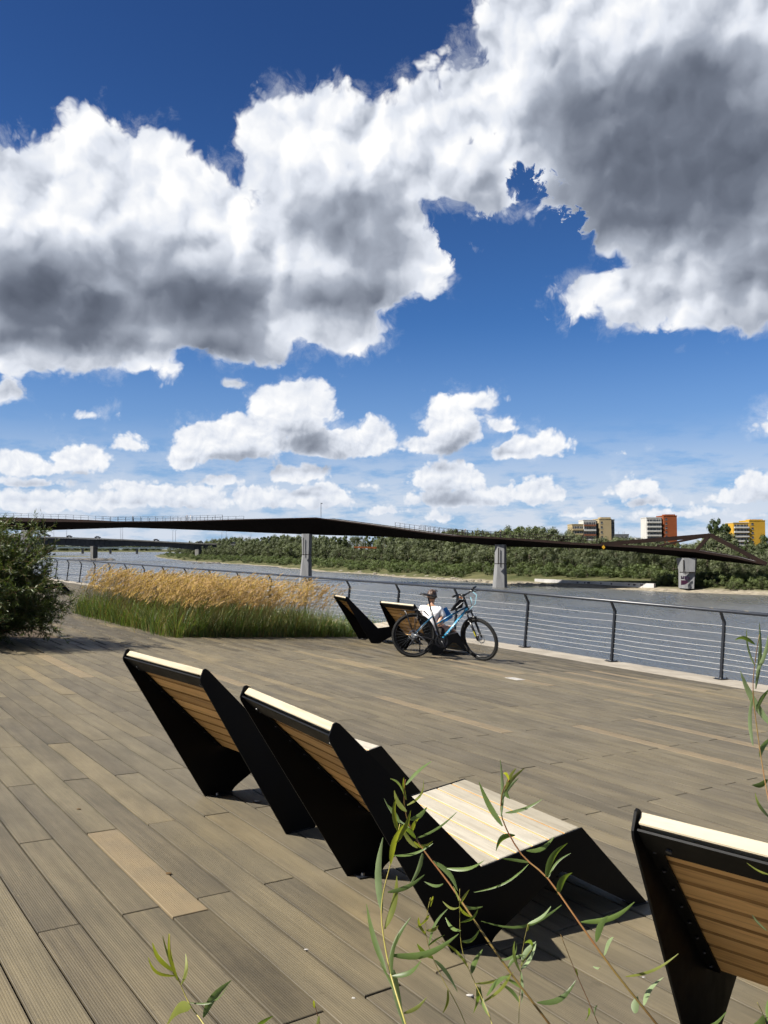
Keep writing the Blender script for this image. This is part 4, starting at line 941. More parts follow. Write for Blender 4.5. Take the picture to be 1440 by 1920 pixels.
def trunk_mesh(seed, H, lobes, r0):
    rr = random.Random(seed); m = MB(); top = Vector((rr.uniform(-0.4, 0.4), rr.uniform(-0.4, 0.4), H * 0.8))
    pts = [Vector((0, 0, -0.5)), Vector((rr.uniform(-0.2, 0.2), 0, H * 0.2)), top * 0.55, top]
    m.tube(pts, [r0 * 1.25, r0, r0 * 0.6, r0 * 0.15], 7)
    for c, a, b in lobes[::2]:
        s = top * max(0.15, min(0.85, c.z / H - 0.22)); m.tube([s, s.lerp(c, 0.5) + Vector((0, 0, 0.3)), c], [r0 * 0.35, r0 * 0.22, r0 * 0.06], 5)
    me = m.mesh('trunk', True); me.materials.append(MATS['bark']); return me
TREES = {}
for nm, specs in (('willow', [(1, 12, 5.2, 0.6, 30, 150), (2, 12, 6.2, 0.4, 32, 150), (3, 12, 4.6, 0.8, 26, 160), (4, 12, 5.6, 0.3, 30, 150), (5, 12, 6.8, 0.3, 34, 140)]),
                  ('poplar', [(6, 12, 3.2, 1.2, 28, 130), (7, 12, 2.6, 1.0, 26, 130), (8, 12, 3.8, 1.5, 30, 130)])):
    TREES[nm] = []
    for sd, H, rx, base, nl, per in specs:
        cm, lb = crown_mesh(sd, H, rx, base, nl, per, 0.62, nm + '_far', nm); TREES[nm].append((cm, trunk_mesh(sd, H, lb, 0.28)))
TREES['shrub'] = []
for sd in (21, 22, 23, 24):
    cm, lb = crown_mesh(sd, 3.0, 2.4, 0.1, 12, 110, 0.30, 'shrub_far', 'willow'); TREES['shrub'].append((cm, trunk_mesh(sd, 3.0, lb, 0.07)))
def plant_tree(nm, idx, p, h, rr, name, label, cat, group, hw=1.0):
    cm, tm = TREES[nm][idx % len(TREES[nm])]; base = 3.0 if nm == 'shrub' else 12.0; s = h / base
    root = empty(name, Matrix.Translation(p) @ RZ(rr.uniform(0, 6.28)) @ Matrix.Diagonal((s * hw, s * hw, s, 1)))
    link('trunk', tm, root); link('crown', cm, root); tag(root, label, cat, group); return root
def interp(tab, x):
    for (a, ya), (b, yb) in zip(tab, tab[1:]):
        if a <= x <= b: return ya + (yb - ya) * (x - a) / (b - a)
    return tab[0][1] if x < tab[0][0] else tab[-1][1]
YTOP = [(285, 1024), (310, 1020), (345, 1016), (400, 1012), (440, 1008), (480, 1011), (510, 1003), (560, 1006), (600, 1005), (640, 1006), (700, 1004), (760, 1003), (800, 1001), (830, 996), (880, 995), (925, 1001), (960, 993), (1000, 991), (1040, 997),
        (1075, 1006), (1110, 1012), (1150, 1010), (1190, 1014), (1230, 1015), (1290, 1022), (1325, 1018), (1338, 1012), (1350, 1000), (1362, 1006), (1380, 1026), (1410, 1024), (1440, 1018), (1500, 1010)]
def bank_find(px, off):                # walk the offset bank line until it projects to px
    prev = None
    for i in range(len(BK) - 1):
        q = bank_at(i, off); w = pix(q)
        if w is None or q.y < 30: prev = None; continue
        if prev and (prev[1] - px) * (w[0] - px) <= 0 and q.y < 1400:
            f = (px - prev[1]) / (w[0] - prev[1] + 1e-9); return prev[0].lerp(q, f)
        prev = (q, w[0])
    return None
rr = random.Random(17); n_t = 0
def place(px):
    for lim, s in ((400, 'by the right road bridge pier'), (475, 'at the tree end of the road bridge'), (520, 'midway between the road bridge and the first river pier'), (562, 'just left of the first river pier'), (600, 'behind the first river pier'), (660, 'left of the rust platform'), (712, 'around the rust platform'), (770, 'right of the rust platform'),
                   (830, 'midway between the two river piers'), (900, 'left of the second river pier'), (960, 'behind the second river pier'), (1010, 'right of the second river pier'), (1070, 'left of the beige block'), (1120, 'below the beige block'), (1160, 'right of the beige block'), (1210, 'between beige and red blocks'), (1275, 'below the red block'),
                   (1330, 'behind the graffiti pier'), (1370, 'left of the yellow block')):
        if px < lim: return s
    return 'below the yellow block' if px < 1480 else 'downstream of the yellow block'
for off, step, drop, jit, nm, hw in ((75, 16, 0, 4, 'mix', 1.0), (42, 17, 3, 6, 'mix', 1.0), (26, 21, 14, 8, 'willow', 0.95), (17, 27, 30, 9, 'willow', 1.0)):
    px = 292.0
    while px < (1800 if off > 40 else 1500):
        st = step * (0.45 + 0.55 * min(1.0, max(0.0, (px - 290) / 400))) * rr.uniform(0.75, 1.25); px += st
        o = off * rr.uniform(0.85, 1.2); p = bank_find(px, o)
        if p is None: continue
        if off < 30 and (1262 < px < 1318): continue
        if off < 22 and (1180 < px < 1330): continue
        k = min(1.0, p.y and 240.0 / p.y) if p.y > 240 else 1.0
        yt = interp(YTOP, px) + drop * k + rr.uniform(-4, jit + 3) * k
        if 652 < px < 718 and off < 45: yt = max(yt, 1031)
        top = at_depth(px, yt, p.y); h = max(3.5, top.z - p.z)
        kd = nm if nm != 'mix' else ('poplar' if rr.random() < 0.42 else 'willow')
        rw = {75: 'back-row', 42: 'second-row', 26: 'front-row', 17: 'low foremost'}[off]; sz = 'tall' if h > 13 else 'mid-sized' if h > 9 else 'short'
        lab = rw + ' ' + {'willow': 'grey-green rounded willow', 'poplar': 'dark green upright tree'}[kd] + ', ' + sz + ', ' + place(px)
        plant_tree(kd, rr.randrange(8), p, h, rr, kd + '_tree', lab, 'tree', 'trees on the far bank', hw * rr.uniform(0.85, 1.1) * min(1.25, max(0.7, 13 / h))); n_t += 1
for px, yt, off, lab in ((1349, 977, 60, 'tallest dark poplar, just left of the yellow block'), (1363, 984, 62, 'tall poplar overlapping the left edge of the yellow block'), (1340, 986, 58, 'poplar rising just right of the truss peak of the footbridge'), (1404, 1012, 45, 'poplar in front of the yellow block'),
                         (1439, 1006, 40, 'leafy tree at the right edge of the picture'), (1386, 1020, 42, 'lower poplar below the yellow block'), (968, 990, 70, 'tall dark tree above the footbridge right of the second pier'), (1005, 989, 70, 'spreading dark treetop above the footbridge railing')):
    p = bank_find(px, off); top = at_depth(px, yt, p.y)
    plant_tree('poplar', int(px), p, top.z - p.z, rr, 'poplar_tree', lab, 'tree', None, 0.62 if px > 1300 else 0.8)
px = 300.0
while px < 1460:                       # shrubs between the sand and the trees
    px += rr.uniform(7, 13) * (0.5 + 0.5 * min(1, max(0, (px - 290) / 450)))
    for off in (5.5, 9.5, 13.0):
        if 880 < px < 1235 and off < 12: continue
        if off == 5.5 and rr.random() < 0.3: continue
        if off == 13.0 and 860 < px < 1240 and rr.random() < 0.0: continue
        p = bank_find(px + rr.uniform(-4, 4), off * (rr.uniform(0.9, 1.2) if not (860 < px < 1240) else rr.uniform(0.72, 1.25)))
        if p: plant_tree('shrub', rr.randrange(4), p - Vector((0, 0, 0.2)), rr.uniform(1.6, 3.4) * (0.75 if px > 1230 else 1.0), rr, 'bank_shrub', {5.5: 'waterline', 9.5: 'middle', 13.0: 'upper'}[off] + ' light green bush, ' + place(px), 'shrub', 'shrubs along the far waterline', 1.25)
for x0, x1, Y, yt, n, seed in ((60, 300, 2350, 1020, 26, 5), (-40, 100, 900, 1012, 8, 6)):   # distant trees up-river
    r2 = random.Random(seed)
    for i in range(n):
        px = x0 + (x1 - x0) * (i + r2.random()) / n; YY = Y * r2.uniform(1.0, 1.08); a = at_depth(px, yt + r2.uniform(-2, 5), YY); p = Vector((a.x, YY, 2.0 if Y > 2000 else 0.5))
        plant_tree('willow', i, p, max(6, a.z - p.z), r2, 'distant_tree', 'hazy tree on the distant shore ' + ('behind the road bridge left of its left pier' if px < 165 else 'seen between the two road bridge piers' if px < 240 else 'just left of the wooded bank'), 'tree', 'trees on the distant shore', 2.0 if Y > 2000 else 1.2)
if True:                               # spit of land that carries the near distant trees
    mb = MB(); c = at_depth(30, 1040, 930)
    ring = [(c.x + math.cos(t) * 95, c.y + math.sin(t) * 45, 0.0) for t in [k * math.pi / 12 for k in range(24)]]
    mb.loft([ring, [(c.x + (x - c.x) * 0.8, c.y + (y - c.y) * 0.8, 0.9) for x, y, z in ring]]); kind(mb.build('river_spit', 'land'), 'structure')
# stones along the far waterline
rocks_n = 0
for px in range(640, 1260, 7):
    if rr.random() < 0.5: continue
    p = bank_find(px, rr.uniform(0.6, 3.0))
    if not p: continue
    m = MB(); s = rr.uniform(0.25, 0.7)
    m.loft([[(math.cos(t) * s * k * rr.uniform(0.8, 1.3) * 1.5, math.sin(t) * s * k * rr.uniform(0.8, 1.2), z * s) for t in [q * math.pi / 3 for q in range(6)]] for z, k in ((-0.3, 1.0), (0.2, 0.95), (0.55, 0.6), (0.7, 0.15))])
    o = m.build('bank_stone', 'pale_rock', mx=Matrix.Translation(p)); tag(o, 'pale stone lying on the sandy far waterline ' + place(px), 'stone', 'stones on the far waterline')

# ================================================================== ORNAMENTAL GRASS IN THE DECK BED
def grass_bed():
    rr = random.Random(23); bl, st, pl = MB(), MB(), MB(); bv, sv, pv = [], [], []
    v0, v1 = V0 + PLANTER[0] * PW_ + 0.10, V0 + PLANTER[1] * PW_; t0, t1 = PLANTER[2] + 0.12, PLANTER[3] - 0.1
    wind = Vector((0.86, -0.5, 0))     # plumes lean over to the right (v, t)
    def blade(m, vals, p, d, L, w, bend, val, n=4):
        side = d.cross(Vector((0, 0, 1)))
        side = (side.normalized() if side.length > 1e-4 else Vector((1, 0, 0))) * w; q = p.copy(); dr = (Vector((0, 0, 1)) + d * 0.25).normalized(); o = len(m.v)
        for i in range(n + 1):
            k = (1 - (i / n) ** 1.7); m.v += [tuple(q - side * k), tuple(q + side * k)]
            if i < n: m.f.append((o + i * 2, o + i * 2 + 1, o + i * 2 + 3, o + i * 2 + 2)); m.mi.append(0); vals.append(val)
            q = q + dr * (L / n); dr = (dr + d * bend + Vector((0, 0, -bend * 0.55))).normalized()
    nclump = 0
    tuss = []
    for i in range(17):
        for j in range(13):
            v = v0 + (v1 - v0) * (i + 0.5 + rr.uniform(-0.4, 0.4)) / 17; t = t0 + (t1 - t0) * (j + 0.5 + rr.uniform(-0.4, 0.4)) / 13
            tuss.append((v, t))
    for i in range(26): tuss.append((v0 + (v1 - v0) * (i + rr.random()) / 26, t0 + rr.uniform(-0.02, 0.10)))
    for i in range(16): tuss.append((v0 + rr.uniform(-0.03, 0.06), t0 + (t1 - t0) * (i + rr.random()) / 16))
    vp = 9.15                          # past this v the bed holds only low soft grass
    for v, t in tuss:
        low = v > vp; z = droop(t); edge = max(0.0, min(1.0, (v - vp + 0.9) / 0.9))
        nb = 62; tsz = rr.uniform(0.72, 1.18)
        for _ in range(nb):
            a = rr.uniform(0, 2 * math.pi); r = abs(rr.gauss(0, 0.17)); p = Vector((v + math.cos(a) * r, t + math.sin(a) * r, z - 0.02))
            if p.y < t0 - 0.08: continue
            d = (Vector((math.cos(a), math.sin(a), 0)) + wind * 0.35 + Vector((rr.uniform(-0.4, 0.4), rr.uniform(-0.4, 0.4), 0))).normalized()
            L = rr.uniform(0.36, 0.90) * (0.72 if low else 1.0) * tsz
            if rr.random() < (0.10 if low else 0.20): blade(st, sv, p, d, L * 1.1, rr.uniform(0.0025, 0.005), rr.uniform(0.12, 0.55), rr.random()); continue
            blade(bl, bv, p, d, L, rr.uniform(0.0035, 0.0065), rr.uniform(0.12, 0.55), rr.choice((0.0, 0.2, 0.5, 0.8, 1.6, 2.2)) * (1.0 if not low else 0.9))
        if low: continue
        for _ in range(int(16 * (1 - 0.55 * edge))):
            a = rr.uniform(0, 2 * math.pi); r = abs(rr.gauss(0, 0.13)); p = Vector((v + math.cos(a) * r, t + math.sin(a) * r, z)); H = rr.uniform(0.50, 1.0) * (0.75 + 0.25 * tsz)
            d = (wind + Vector((rr.uniform(-0.35, 0.35), rr.uniform(-0.35, 0.35), 0))).normalized(); lean = rr.uniform(0.05, 0.30)
            pts = [p]; dr = Vector((0, 0, 1)) + d * lean * 0.4
            for k in range(4): pts.append(pts[-1] + dr.normalized() * (H / 4)); dr = dr + d * lean * 0.5
            st.tube(pts, [0.0022, 0.002, 0.0018, 0.0016, 0.0012], 3, caps=False); sv += [rr.random()] * 12
            # plume: a bent spindle of little florets
            q = pts[-1]; dr = dr.normalized(); PLn = rr.uniform(0.17, 0.30); nf = 16; tone = rr.random()
            for k in range(nf):
                f = k / nf; c = q + dr * (PLn * f) + d * (0.10 * f * f) - Vector((0, 0, 0.07 * f * f))
                s = rand_dir(rr) * 0.014; fd = (dr * 1.3 + d * f * 0.8 + rand_dir(rr) * 0.38).normalized()
                card(pl, pv, c + s * math.sin(math.pi * min(1, f + 0.15)), fd, rand_dir(rr), rr.uniform(0.045, 0.080) * (1.1 - 0.5 * f), rr.uniform(0.008, 0.014), min(1, max(0, tone + rr.uniform(-0.3, 0.3))))
    root = kind(bl.build('ornamental_grass', 'grass_blade', mx=DQ, fixn=False), 'stuff'); set_rnd(root, bv)
    root['label'] = 'clump of tall feather reed grass with golden plumes in the deck bed'; root['category'] = 'grass'
    o = kind(st.build('stalk', 'grass_stalk', root, fixn=False), 'stuff'); set_rnd(o, sv)
    o = kind(pl.build('plume', 'grass_plume', root, fixn=False), 'stuff'); set_rnd(o, pv)
grass_bed()

# ================================================================== WILLOW SHRUB AT THE LEFT
def shrub():
    rr = random.Random(31); c = deck_pt(-72, 1200); root = empty('willow_shrub', DM @ T(c.x, c.y, 0)); tag(root, 'dense dark green willow shrub at the left edge of the deck', 'shrub')
    br, lf, vals = MB(), MB(), []
    H = 1.78
    def leaves(a, b, n, tone):
        d = (b - a).normalized()
        for i in range(n):
            p = a.lerp(b, rr.random()); o = (d * 0.75 + rand_dir(rr) * 0.75 + Vector((0.12, 0, -0.05))).normalized()
            card(lf, vals, p, o, rand_dir(rr), rr.uniform(0.055, 0.10), rr.uniform(0.010, 0.017), min(1, max(0, tone + rr.uniform(-0.35, 0.35))))
    for i in range(190):
        az = rr.uniform(0, 2 * math.pi); el = rr.uniform(0.12, 1.0); el = el ** 0.8
        d = Vector((math.cos(az) * (1 - el * 0.75), math.sin(az) * (1 - el * 0.75), 0.22 + el)).normalized()
        L = H * rr.uniform(0.72, 1.05) * (0.80 + 0.28 * el); p = Vector((rr.gauss(0, 0.14), rr.gauss(0, 0.14), 0)); pts = [p]; dr = d.copy(); n = 6
        for k in range(n):
            p = p + dr * (L / n); pts.append(p); dr = (dr + Vector((0.045, 0, -0.05 - 0.09 * (1 - el))) + rand_dir(rr) * 0.07).normalized()
            if p.z < 0.08: p.z = 0.08
        br.tube(pts, [0.010 * (1 - 0.8 * k / n) + 0.0015 for k in range(n + 1)], 4, caps=False)
        tone = rr.uniform(0.2, 0.9)
        for k in range(1, n):
            a, b = pts[k], pts[k + 1]; leaves(a, b, 34, tone)
            for _ in range(4):
                s = a.lerp(b, rr.random()); e = s + (dr * 0.5 + rand_dir(rr) + Vector((0, 0, 0.25))).normalized() * rr.uniform(0.14, 0.34)
                br.tube([s, s.lerp(e, 0.5) + Vector((0, 0, 0.012)), e], [0.003, 0.0022, 0.001], 3, caps=False); leaves(s, e, 19, tone)
    o = br.build('branches', 'twig', root, fixn=False); o['kind'] = 'stuff'
    o = lf.build('crown', 'shrub_leaf', root, fixn=False); set_rnd(o, vals)
shrub()

# ================================================================== BICYCLE
material('tyre', (0.008, 0.008, 0.008), 0.8, 0.2, build=vary((0.014, 0.014, 0.013), 30, 3, bmp=0.3))
material('bike_black', (0.004, 0.004, 0.0045), 0.3, 0.4, build=vary((0.007, 0.007, 0.008), 12, 3))
material('bike_blue', (0.03, 0.20, 0.34), 0.3, 0.5, build=vary((0.022, 0.16, 0.28), 9, 3))
material('bike_navy', (0.012, 0.075, 0.135), 0.3, 0.5, build=vary((0.008, 0.05, 0.10), 9, 3))
material('bike_silver', (0.35, 0.36, 0.37), 0.3, 0.5, 0.85, build=vary((0.25, 0.26, 0.27), 30, 3))
material('bike_white', (0.62, 0.64, 0.66), 0.5, 0.3, build=vary((0.55, 0.57, 0.6), 30, 2))
material('cable_blue', (0.22, 0.52, 0.62), 0.4, 0.4, build=vary((0.18, 0.45, 0.55), 30, 2))
material('sticker_yellow', (0.55, 0.50, 0.02), 0.5, 0.3, build=vary((0.5, 0.45, 0.02), 30, 2))
material('bag_fabric', (0.006, 0.006, 0.007), 0.9, 0.15, build=vary((0.012, 0.012, 0.013), 40, 4, bmp=0.3))
material('saddle_vinyl', (0.007, 0.007, 0.007), 0.5, 0.3, build=vary((0.011, 0.011, 0.011), 25, 3))
material('grip_orange', (0.25, 0.12, 0.06), 0.7, 0.2, build=vary((0.36, 0.15, 0.06), 25, 3))
def make_bike():
    c = deck_pt(773, 1232.3); e = deck_pt(906, 1239.3); ang = math.atan2(e.y - c.y, e.x - c.x)
    root = empty('bicycle', DM @ T(c.x, c.y, 0.0) @ RZ(ang) @ Matrix.Rotation(R(-2.0), 4, 'X'))
    tag(root, 'black and light blue bicycle parked beside the occupied far lounger', 'bicycle')
    V = Vector; RH = V((0, 0, 0.365)); BBp = V((0.47, 0, 0.295)); HT = V((0.835, 0, 1.0)); HB = V((0.898, 0, 0.845)); ST_ = V((0.268, 0, 0.80)); SC = V((0.215, 0, 1.0))
    AX = (HT - HB).normalized()
    STEER = Matrix.Translation(HB) @ Matrix.Rotation(R(-52), 4, AX) @ Matrix.Translation(-HB)
    FH0 = HB - AX * ((0.845 - 0.365) / AX.z); FH0 = V((FH0.x + 0.042, 0, 0.362))
    def wheel(hub, mx, rear):
        w = empty('wheel', mx, root); ax = V((0, 1, 0))
        ty = MB().ring(hub, ax, 0.341, 0.024, 56, 8)
        for i in range(72):           # tread knobs
            t = 2 * math.pi * i / 72; d = V((math.cos(t), 0, math.sin(t)))
            for sy in (-0.012, 0.012): ty.box(hub + d * 0.3645 + V((0, sy, 0)), (0.010, 0.009, 0.013), Matrix.Rotation(-t, 3, 'Y'))
        ty.build('tyre', 'tyre', w, smooth=False)
        MB().ring(hub, ax, 0.312, 0.011, 56, 6, 1.1).build('rim', 'bike_black', w, smooth=True)
        sp = MB()
        for i in range(32):
            t = 2 * math.pi * i / 32; s = 1 if i % 2 else -1; t2 = t + (0.6 if (i // 2) % 2 else -0.6)
            sp.tube([hub + V((math.cos(t2) * 0.024, s * 0.026, math.sin(t2) * 0.024)), hub + V((math.cos(t) * 0.306, 0, math.sin(t) * 0.306))], 0.0013, 3, caps=False)
        kind(sp.build('spokes', 'bike_silver', w), 'stuff')
        MB().tube([hub + ax * y for y in (-0.06, -0.045, -0.044, 0.044, 0.045, 0.06)], [0.008, 0.008, 0.022, 0.022, 0.008, 0.008], 12).build('hub', 'bike_silver', w, smooth=False)
        MB().ring(hub - ax * 0.034 * (-1), ax, 0.072, 0.009, 28, 4, 0.2).build('brake_disc', 'bike_silver', w)
        if rear:
            cs = MB()
            for k, r in enumerate((0.052, 0.044, 0.036, 0.028)): cs.tube([hub + V((0, -0.030 - 0.005 * k, 0)), hub + V((0, -0.0325 - 0.005 * k, 0))], r, 20)
            cs.build('cassette', 'bike_silver', w)
        # pressed valve reflectors
        return w
    wheel(RH, Matrix(), True); wheel(FH0, STEER, False)
    fr = empty('frame', None, root)
    MB().tube([BBp, ST_], 0.017, 10).build('seat_tube', 'bike_black', fr, smooth=True)
    dt = MB().tube([BBp + V((0.02, 0, 0.03)), BBp.lerp(HB, 0.45) + V((0, 0, 0.004)), HB + V((-0.01, 0, 0.015))], [0.022, 0.023, 0.021], 12).build('down_tube', 'bike_blue', fr, smooth=True)
    MB().tube([HB + V((-0.003, 0, 0.01)), HB + V((-0.055, 0, -0.02))], 0.030, 10).build('gusset', 'bike_blue', fr, smooth=True)
    MB().tube([BBp.lerp(ST_, 0.52), (0.60, 0, 0.72), HB.lerp(HT, 0.25)], [0.015, 0.015, 0.016], 10).build('top_tube', 'bike_navy', fr, smooth=True)
    MB().tube([HB - AX * 0.01, HT + AX * 0.01], 0.022, 12).build('head_tube', 'bike_black', fr, smooth=True)
    for sy in (-1, 1):
        MB().tube([RH + V((0, 0.062 * sy, 0)), (0.14, 0.048 * sy, 0.535), BBp.lerp(ST_, 0.80) + V((0, 0.016 * sy, 0))], [0.008, 0.009, 0.010], 8).build('seat_stay', 'bike_navy', fr, smooth=True)
        MB().tube([RH + V((0, 0.062 * sy, 0)), (0.25, 0.05 * sy, 0.325), BBp + V((0, 0.03 * sy, 0))], [0.009, 0.010, 0.011], 8).build('chain_stay', 'bike_black', fr, smooth=True)
    # white marks along the down tube
    d = (HB - BBp).normalized(); nrm = d.cross(V((0, 1, 0))).normalized(); nrm = nrm if nrm.z > 0 else -nrm
    for i in range(7):
        p = BBp + d * (0.16 + 0.052 * i) + V((0, -0.0235, 0)) + nrm * 0.004; tl = R(25 if i % 2 else -30)
        a = d * math.cos(tl) + nrm * math.sin(tl)
        mk = MB(); q = [p - a * 0.017 - nrm * 0.004, p - a * 0.017 + nrm * 0.005, p + a * 0.017 + nrm * 0.005, p + a * 0.017 - nrm * 0.004]
        mk.add(q + [v + V((0, 0.004, 0)) for v in q], [(0, 1, 2, 3), (7, 6, 5, 4), (0, 4, 5, 1), (1, 5, 6, 2), (2, 6, 7, 3), (3, 7, 4, 0)]); mk.build('lettering', 'bike_white', dt)
    # saddle and post
    MB().tube([ST_ - (SC - ST_).normalized() * 0.05, SC], 0.0135, 10).build('seat_post', 'bike_black', root, smooth=True)
    rings = []
    for x, w, z, h in ((-0.155, 0.030, 0.010, 0.020), (-0.135, 0.085, 0.018, 0.034), (-0.08, 0.095, 0.016, 0.040), (-0.01, 0.062, 0.004, 0.038), (0.06, 0.030, 0.000, 0.034), (0.125, 0.018, -0.004, 0.028), (0.14, 0.008, -0.010, 0.014)):
        rings.append([V((SC.x + x + 0.01, w * math.cos(t), 1.035 + z + h * 0.5 * math.sin(t) - (0.012 * abs(math.cos(t)) ** 2))) for t in [k * math.pi / 6 for k in range(12)]])
    sd = MB().loft(rings).build('saddle', 'saddle_vinyl', root, smooth=True)
    for sy in (-0.022, 0.022): MB().tube([(SC.x - 0.09, sy, 1.025), (SC.x - 0.04, sy, 1.003), (SC.x + 0.05, sy, 1.003), (SC.x + 0.10, sy, 1.02)], 0.004, 6).build('saddle_rail', 'bike_silver', sd)
    MB().box((0.245, 0, 0.925), (0.03, 0.03, 0.035), ch=0.004).build('rear_reflector', 'bike_black', root)
    # crank set
    cr = empty('crankset', None, root)
    MB().ring(BBp + V((0, -0.048, 0)), (0, 1, 0), 0.088, 0.008, 40, 4, 0.4).tube([BBp + V((0, -0.051, 0)), BBp + V((0, -0.045, 0))], 0.060, 24).build('chainring', 'bike_black', cr)
    MB().ring(BBp + V((0, -0.056, 0)), (0, 1, 0), 0.104, 0.006, 40, 4, 0.5).build('chain_guard', 'bike_black', cr)
    for s, y in ((1, -0.066), (-1, 0.066)):
        a = BBp + V((0, y, 0)); b = a + V((0.085 * s, 0, -0.145 * s)); MB().tube([a, b], [0.014, 0.010], 8).build('crank_arm', 'bike_silver' if s < 0 else 'bike_black', cr, smooth=True)
        MB().box(b + V((0, math.copysign(0.055, y), 0)), (0.095, 0.085, 0.024), Matrix.Rotation(0.2, 3, 'Y'), 0.005).build('pedal', 'bike_black', cr)
    ch = MB()
    for z0, z1 in ((0.052, 0.088), (-0.052, -0.088)): ch.tube([RH + V((0, -0.048, z0 * 0.7)), BBp + V((0, -0.05, z1))], 0.005, 5)
    ch.build('chain', 'bike_black', root)
    MB().tube([RH + V((0, -0.075, -0.02)), RH + V((0.02, -0.075, -0.06)), RH + V((0.05, -0.072, -0.13))], [0.016, 0.018, 0.010], 7).build('derailleur', 'bike_black', root, smooth=True)
    MB().tube([RH + V((0.0, -0.08, 0.012)), RH + V((0.07, -0.08, 0.005)), RH + V((0.16, -0.075, -0.05)), RH + V((0.215, -0.07, -0.10))], 0.0055, 6).build('gear_cable', 'bike_silver', root, smooth=True)
    # fork, bars and everything that steers
    fk = empty('fork', STEER, root)
    MB().box(HB - AX * 0.045, (0.045, 0.15, 0.04), Matrix.Rotation(math.atan2(-AX.x, AX.z) * -1, 3, 'Y'), 0.008).build('fork_crown', 'bike_black', fk)
    for sy in (-1, 1):
        t = HB - AX * 0.04 + V((0, 0.062 * sy, 0)); b = FH0 + V((0, 0.060 * sy, 0)); mdl = t.lerp(b, 0.34)
        MB().tube([t, mdl], 0.0145, 9).build('stanchion', 'bike_black', fk, smooth=True)
        lo = MB().tube([mdl, t.lerp(b, 0.7), b], [0.021, 0.020, 0.014], 9).build('fork_leg', 'bike_black', fk, smooth=True)
        if sy < 0: MB().tube([t.lerp(b, 0.66) + V((0.008, -0.018, 0)), t.lerp(b, 0.84) + V((0.008, -0.016, 0))], 0.007, 6).build('fork_sticker', 'sticker_yellow', lo)
    MB().box(t.lerp(b, 0.36) + V((-0.02, -0.062, 0.01)), (0.05, 0.14, 0.02), None, 0.004).build('fork_brace', 'bike_black', fk)
    gd = MB(); arc = [FH0 + V((math.cos(a) * 0.385, 0, math.sin(a) * 0.385)) for a in [R(100 + 12 * k) for k in range(9)]]
    gd.tube(arc, [0.020] * 9, 6).build('mudguard', 'bike_black', fk, smooth=True)
    MB().box(FH0 + V((-0.075, 0.034, 0.02)), (0.05, 0.03, 0.06), None, 0.006).build('brake_caliper', 'bike_black', fk)
    S = HT + AX * 0.075; bc = S + V((0.075, 0, 0.045))
    MB().tube([HT + AX * 0.0, S], 0.018, 10).tube([S - AX * 0.005, bc], [0.018, 0.016], 10).build('stem', 'bike_black', fk, smooth=True)
    hb = MB().tube([bc + V(q) for q in ((-0.05, -0.31, 0.030), (-0.025, -0.16, 0.028), (0.0, -0.06, 0.0), (0, 0, 0), (0.0, 0.06, 0.0), (-0.025, 0.16, 0.028), (-0.05, 0.31, 0.030))], 0.0125, 9).build('handlebar', 'bike_black', fk, smooth=True)
    for sy in (-1, 1):
        MB().tube([bc + V((-0.032, 0.20 * sy, 0.0285)), bc + V((-0.051, 0.325 * sy, 0.030))], 0.018, 10).build('grip', 'bike_black', hb, smooth=True)
        MB().tube([bc + V((-0.01, 0.15 * sy, 0.02)), bc + V((0.03, 0.19 * sy, -0.005)), bc + V((0.015, 0.29 * sy, -0.02))], [0.010, 0.007, 0.006], 7).build('brake_lever', 'bike_black', hb, smooth=True)
        MB().box(bc + V((-0.005, 0.13 * sy, 0.012)), (0.05, 0.045, 0.035), None, 0.008).build('shifter', 'bike_black', hb)
        MB().tube([bc + V((0.02, 0.14 * sy, 0.0)), bc + V((0.13, 0.10 * sy, -0.02)), bc + V((0.14, 0.05 * sy, -0.16)), bc + V((0.05, 0.03 * sy, -0.26)), HB + V((0.03, 0.03 * sy, 0.0))], 0.0035, 5).build('brake_cable', 'cable_blue' if sy > 0 else 'bike_black', hb, smooth=True)
    MB().tube([bc + V((0.05, 0.04, -0.06)), bc + V((0.09, 0.02, -0.13)), bc + V((0.085, 0.0, -0.20))], 0.0035, 5).build('brake_cable', 'cable_blue', hb, smooth=True)
    # frame bag behind the head tube
    bg = MB().loft([[V((x, y * w, z)) for x, z in ((0.60 + a, 0.80), (0.79 + a * 0.3, 0.865), (0.815, 1.00), (0.74, 1.00), (0.645 + a, 0.88))] for y, w, a in ((-1, 0.040, 0.02), (-1, 0.046, 0.0), (1, 0.046, 0.0), (1, 0.040, 0.02))])
    b_ = bg.build('frame_bag', 'bag_fabric', root); MB().tube([(0.69, -0.049, 0.86), (0.79, -0.049, 0.955)], 0.004, 5).build('zip', 'bike_silver', b_)
    MB().box((0.765, -0.02, 1.03), (0.06, 0.04, 0.035), Matrix.Rotation(0.4, 3, 'Y'), 0.012).build('pouch', 'grip_orange', root)
    # rack
    rk = empty('luggage_rack', None, root); pz = 0.765
    for sy in (-0.055, 0.055):
        MB().tube([(0.235, sy * 0.5, 0.70), (0.15, sy, pz + 0.01), (0.02, sy, pz + 0.005), (-0.20, sy, pz), (-0.235, sy * 0.6, pz)], 0.006, 6).build('rack_tube', 'bike_black', rk, smooth=True)
        for x in (-0.17, 0.05): MB().tube([(x, sy, pz), RH + V((0, sy * 1.25, 0.03))], 0.006, 6).build('rack_strut', 'bike_black', rk, smooth=True)
        MB().tube([(-0.26, sy * 1.5, 0.70), (-0.20, sy * 1.6, 0.685), (-0.05, sy * 1.5, 0.66), (-0.06, sy * 1.5, 0.50)], 0.004, 5).build('side_rail', 'bike_black', rk, smooth=True)
    for x in (-0.20, -0.10, 0.0, 0.09): MB().tube([(x, -0.055, pz), (x, 0.055, pz)], 0.005, 6).build('rack_bar', 'bike_black', rk)
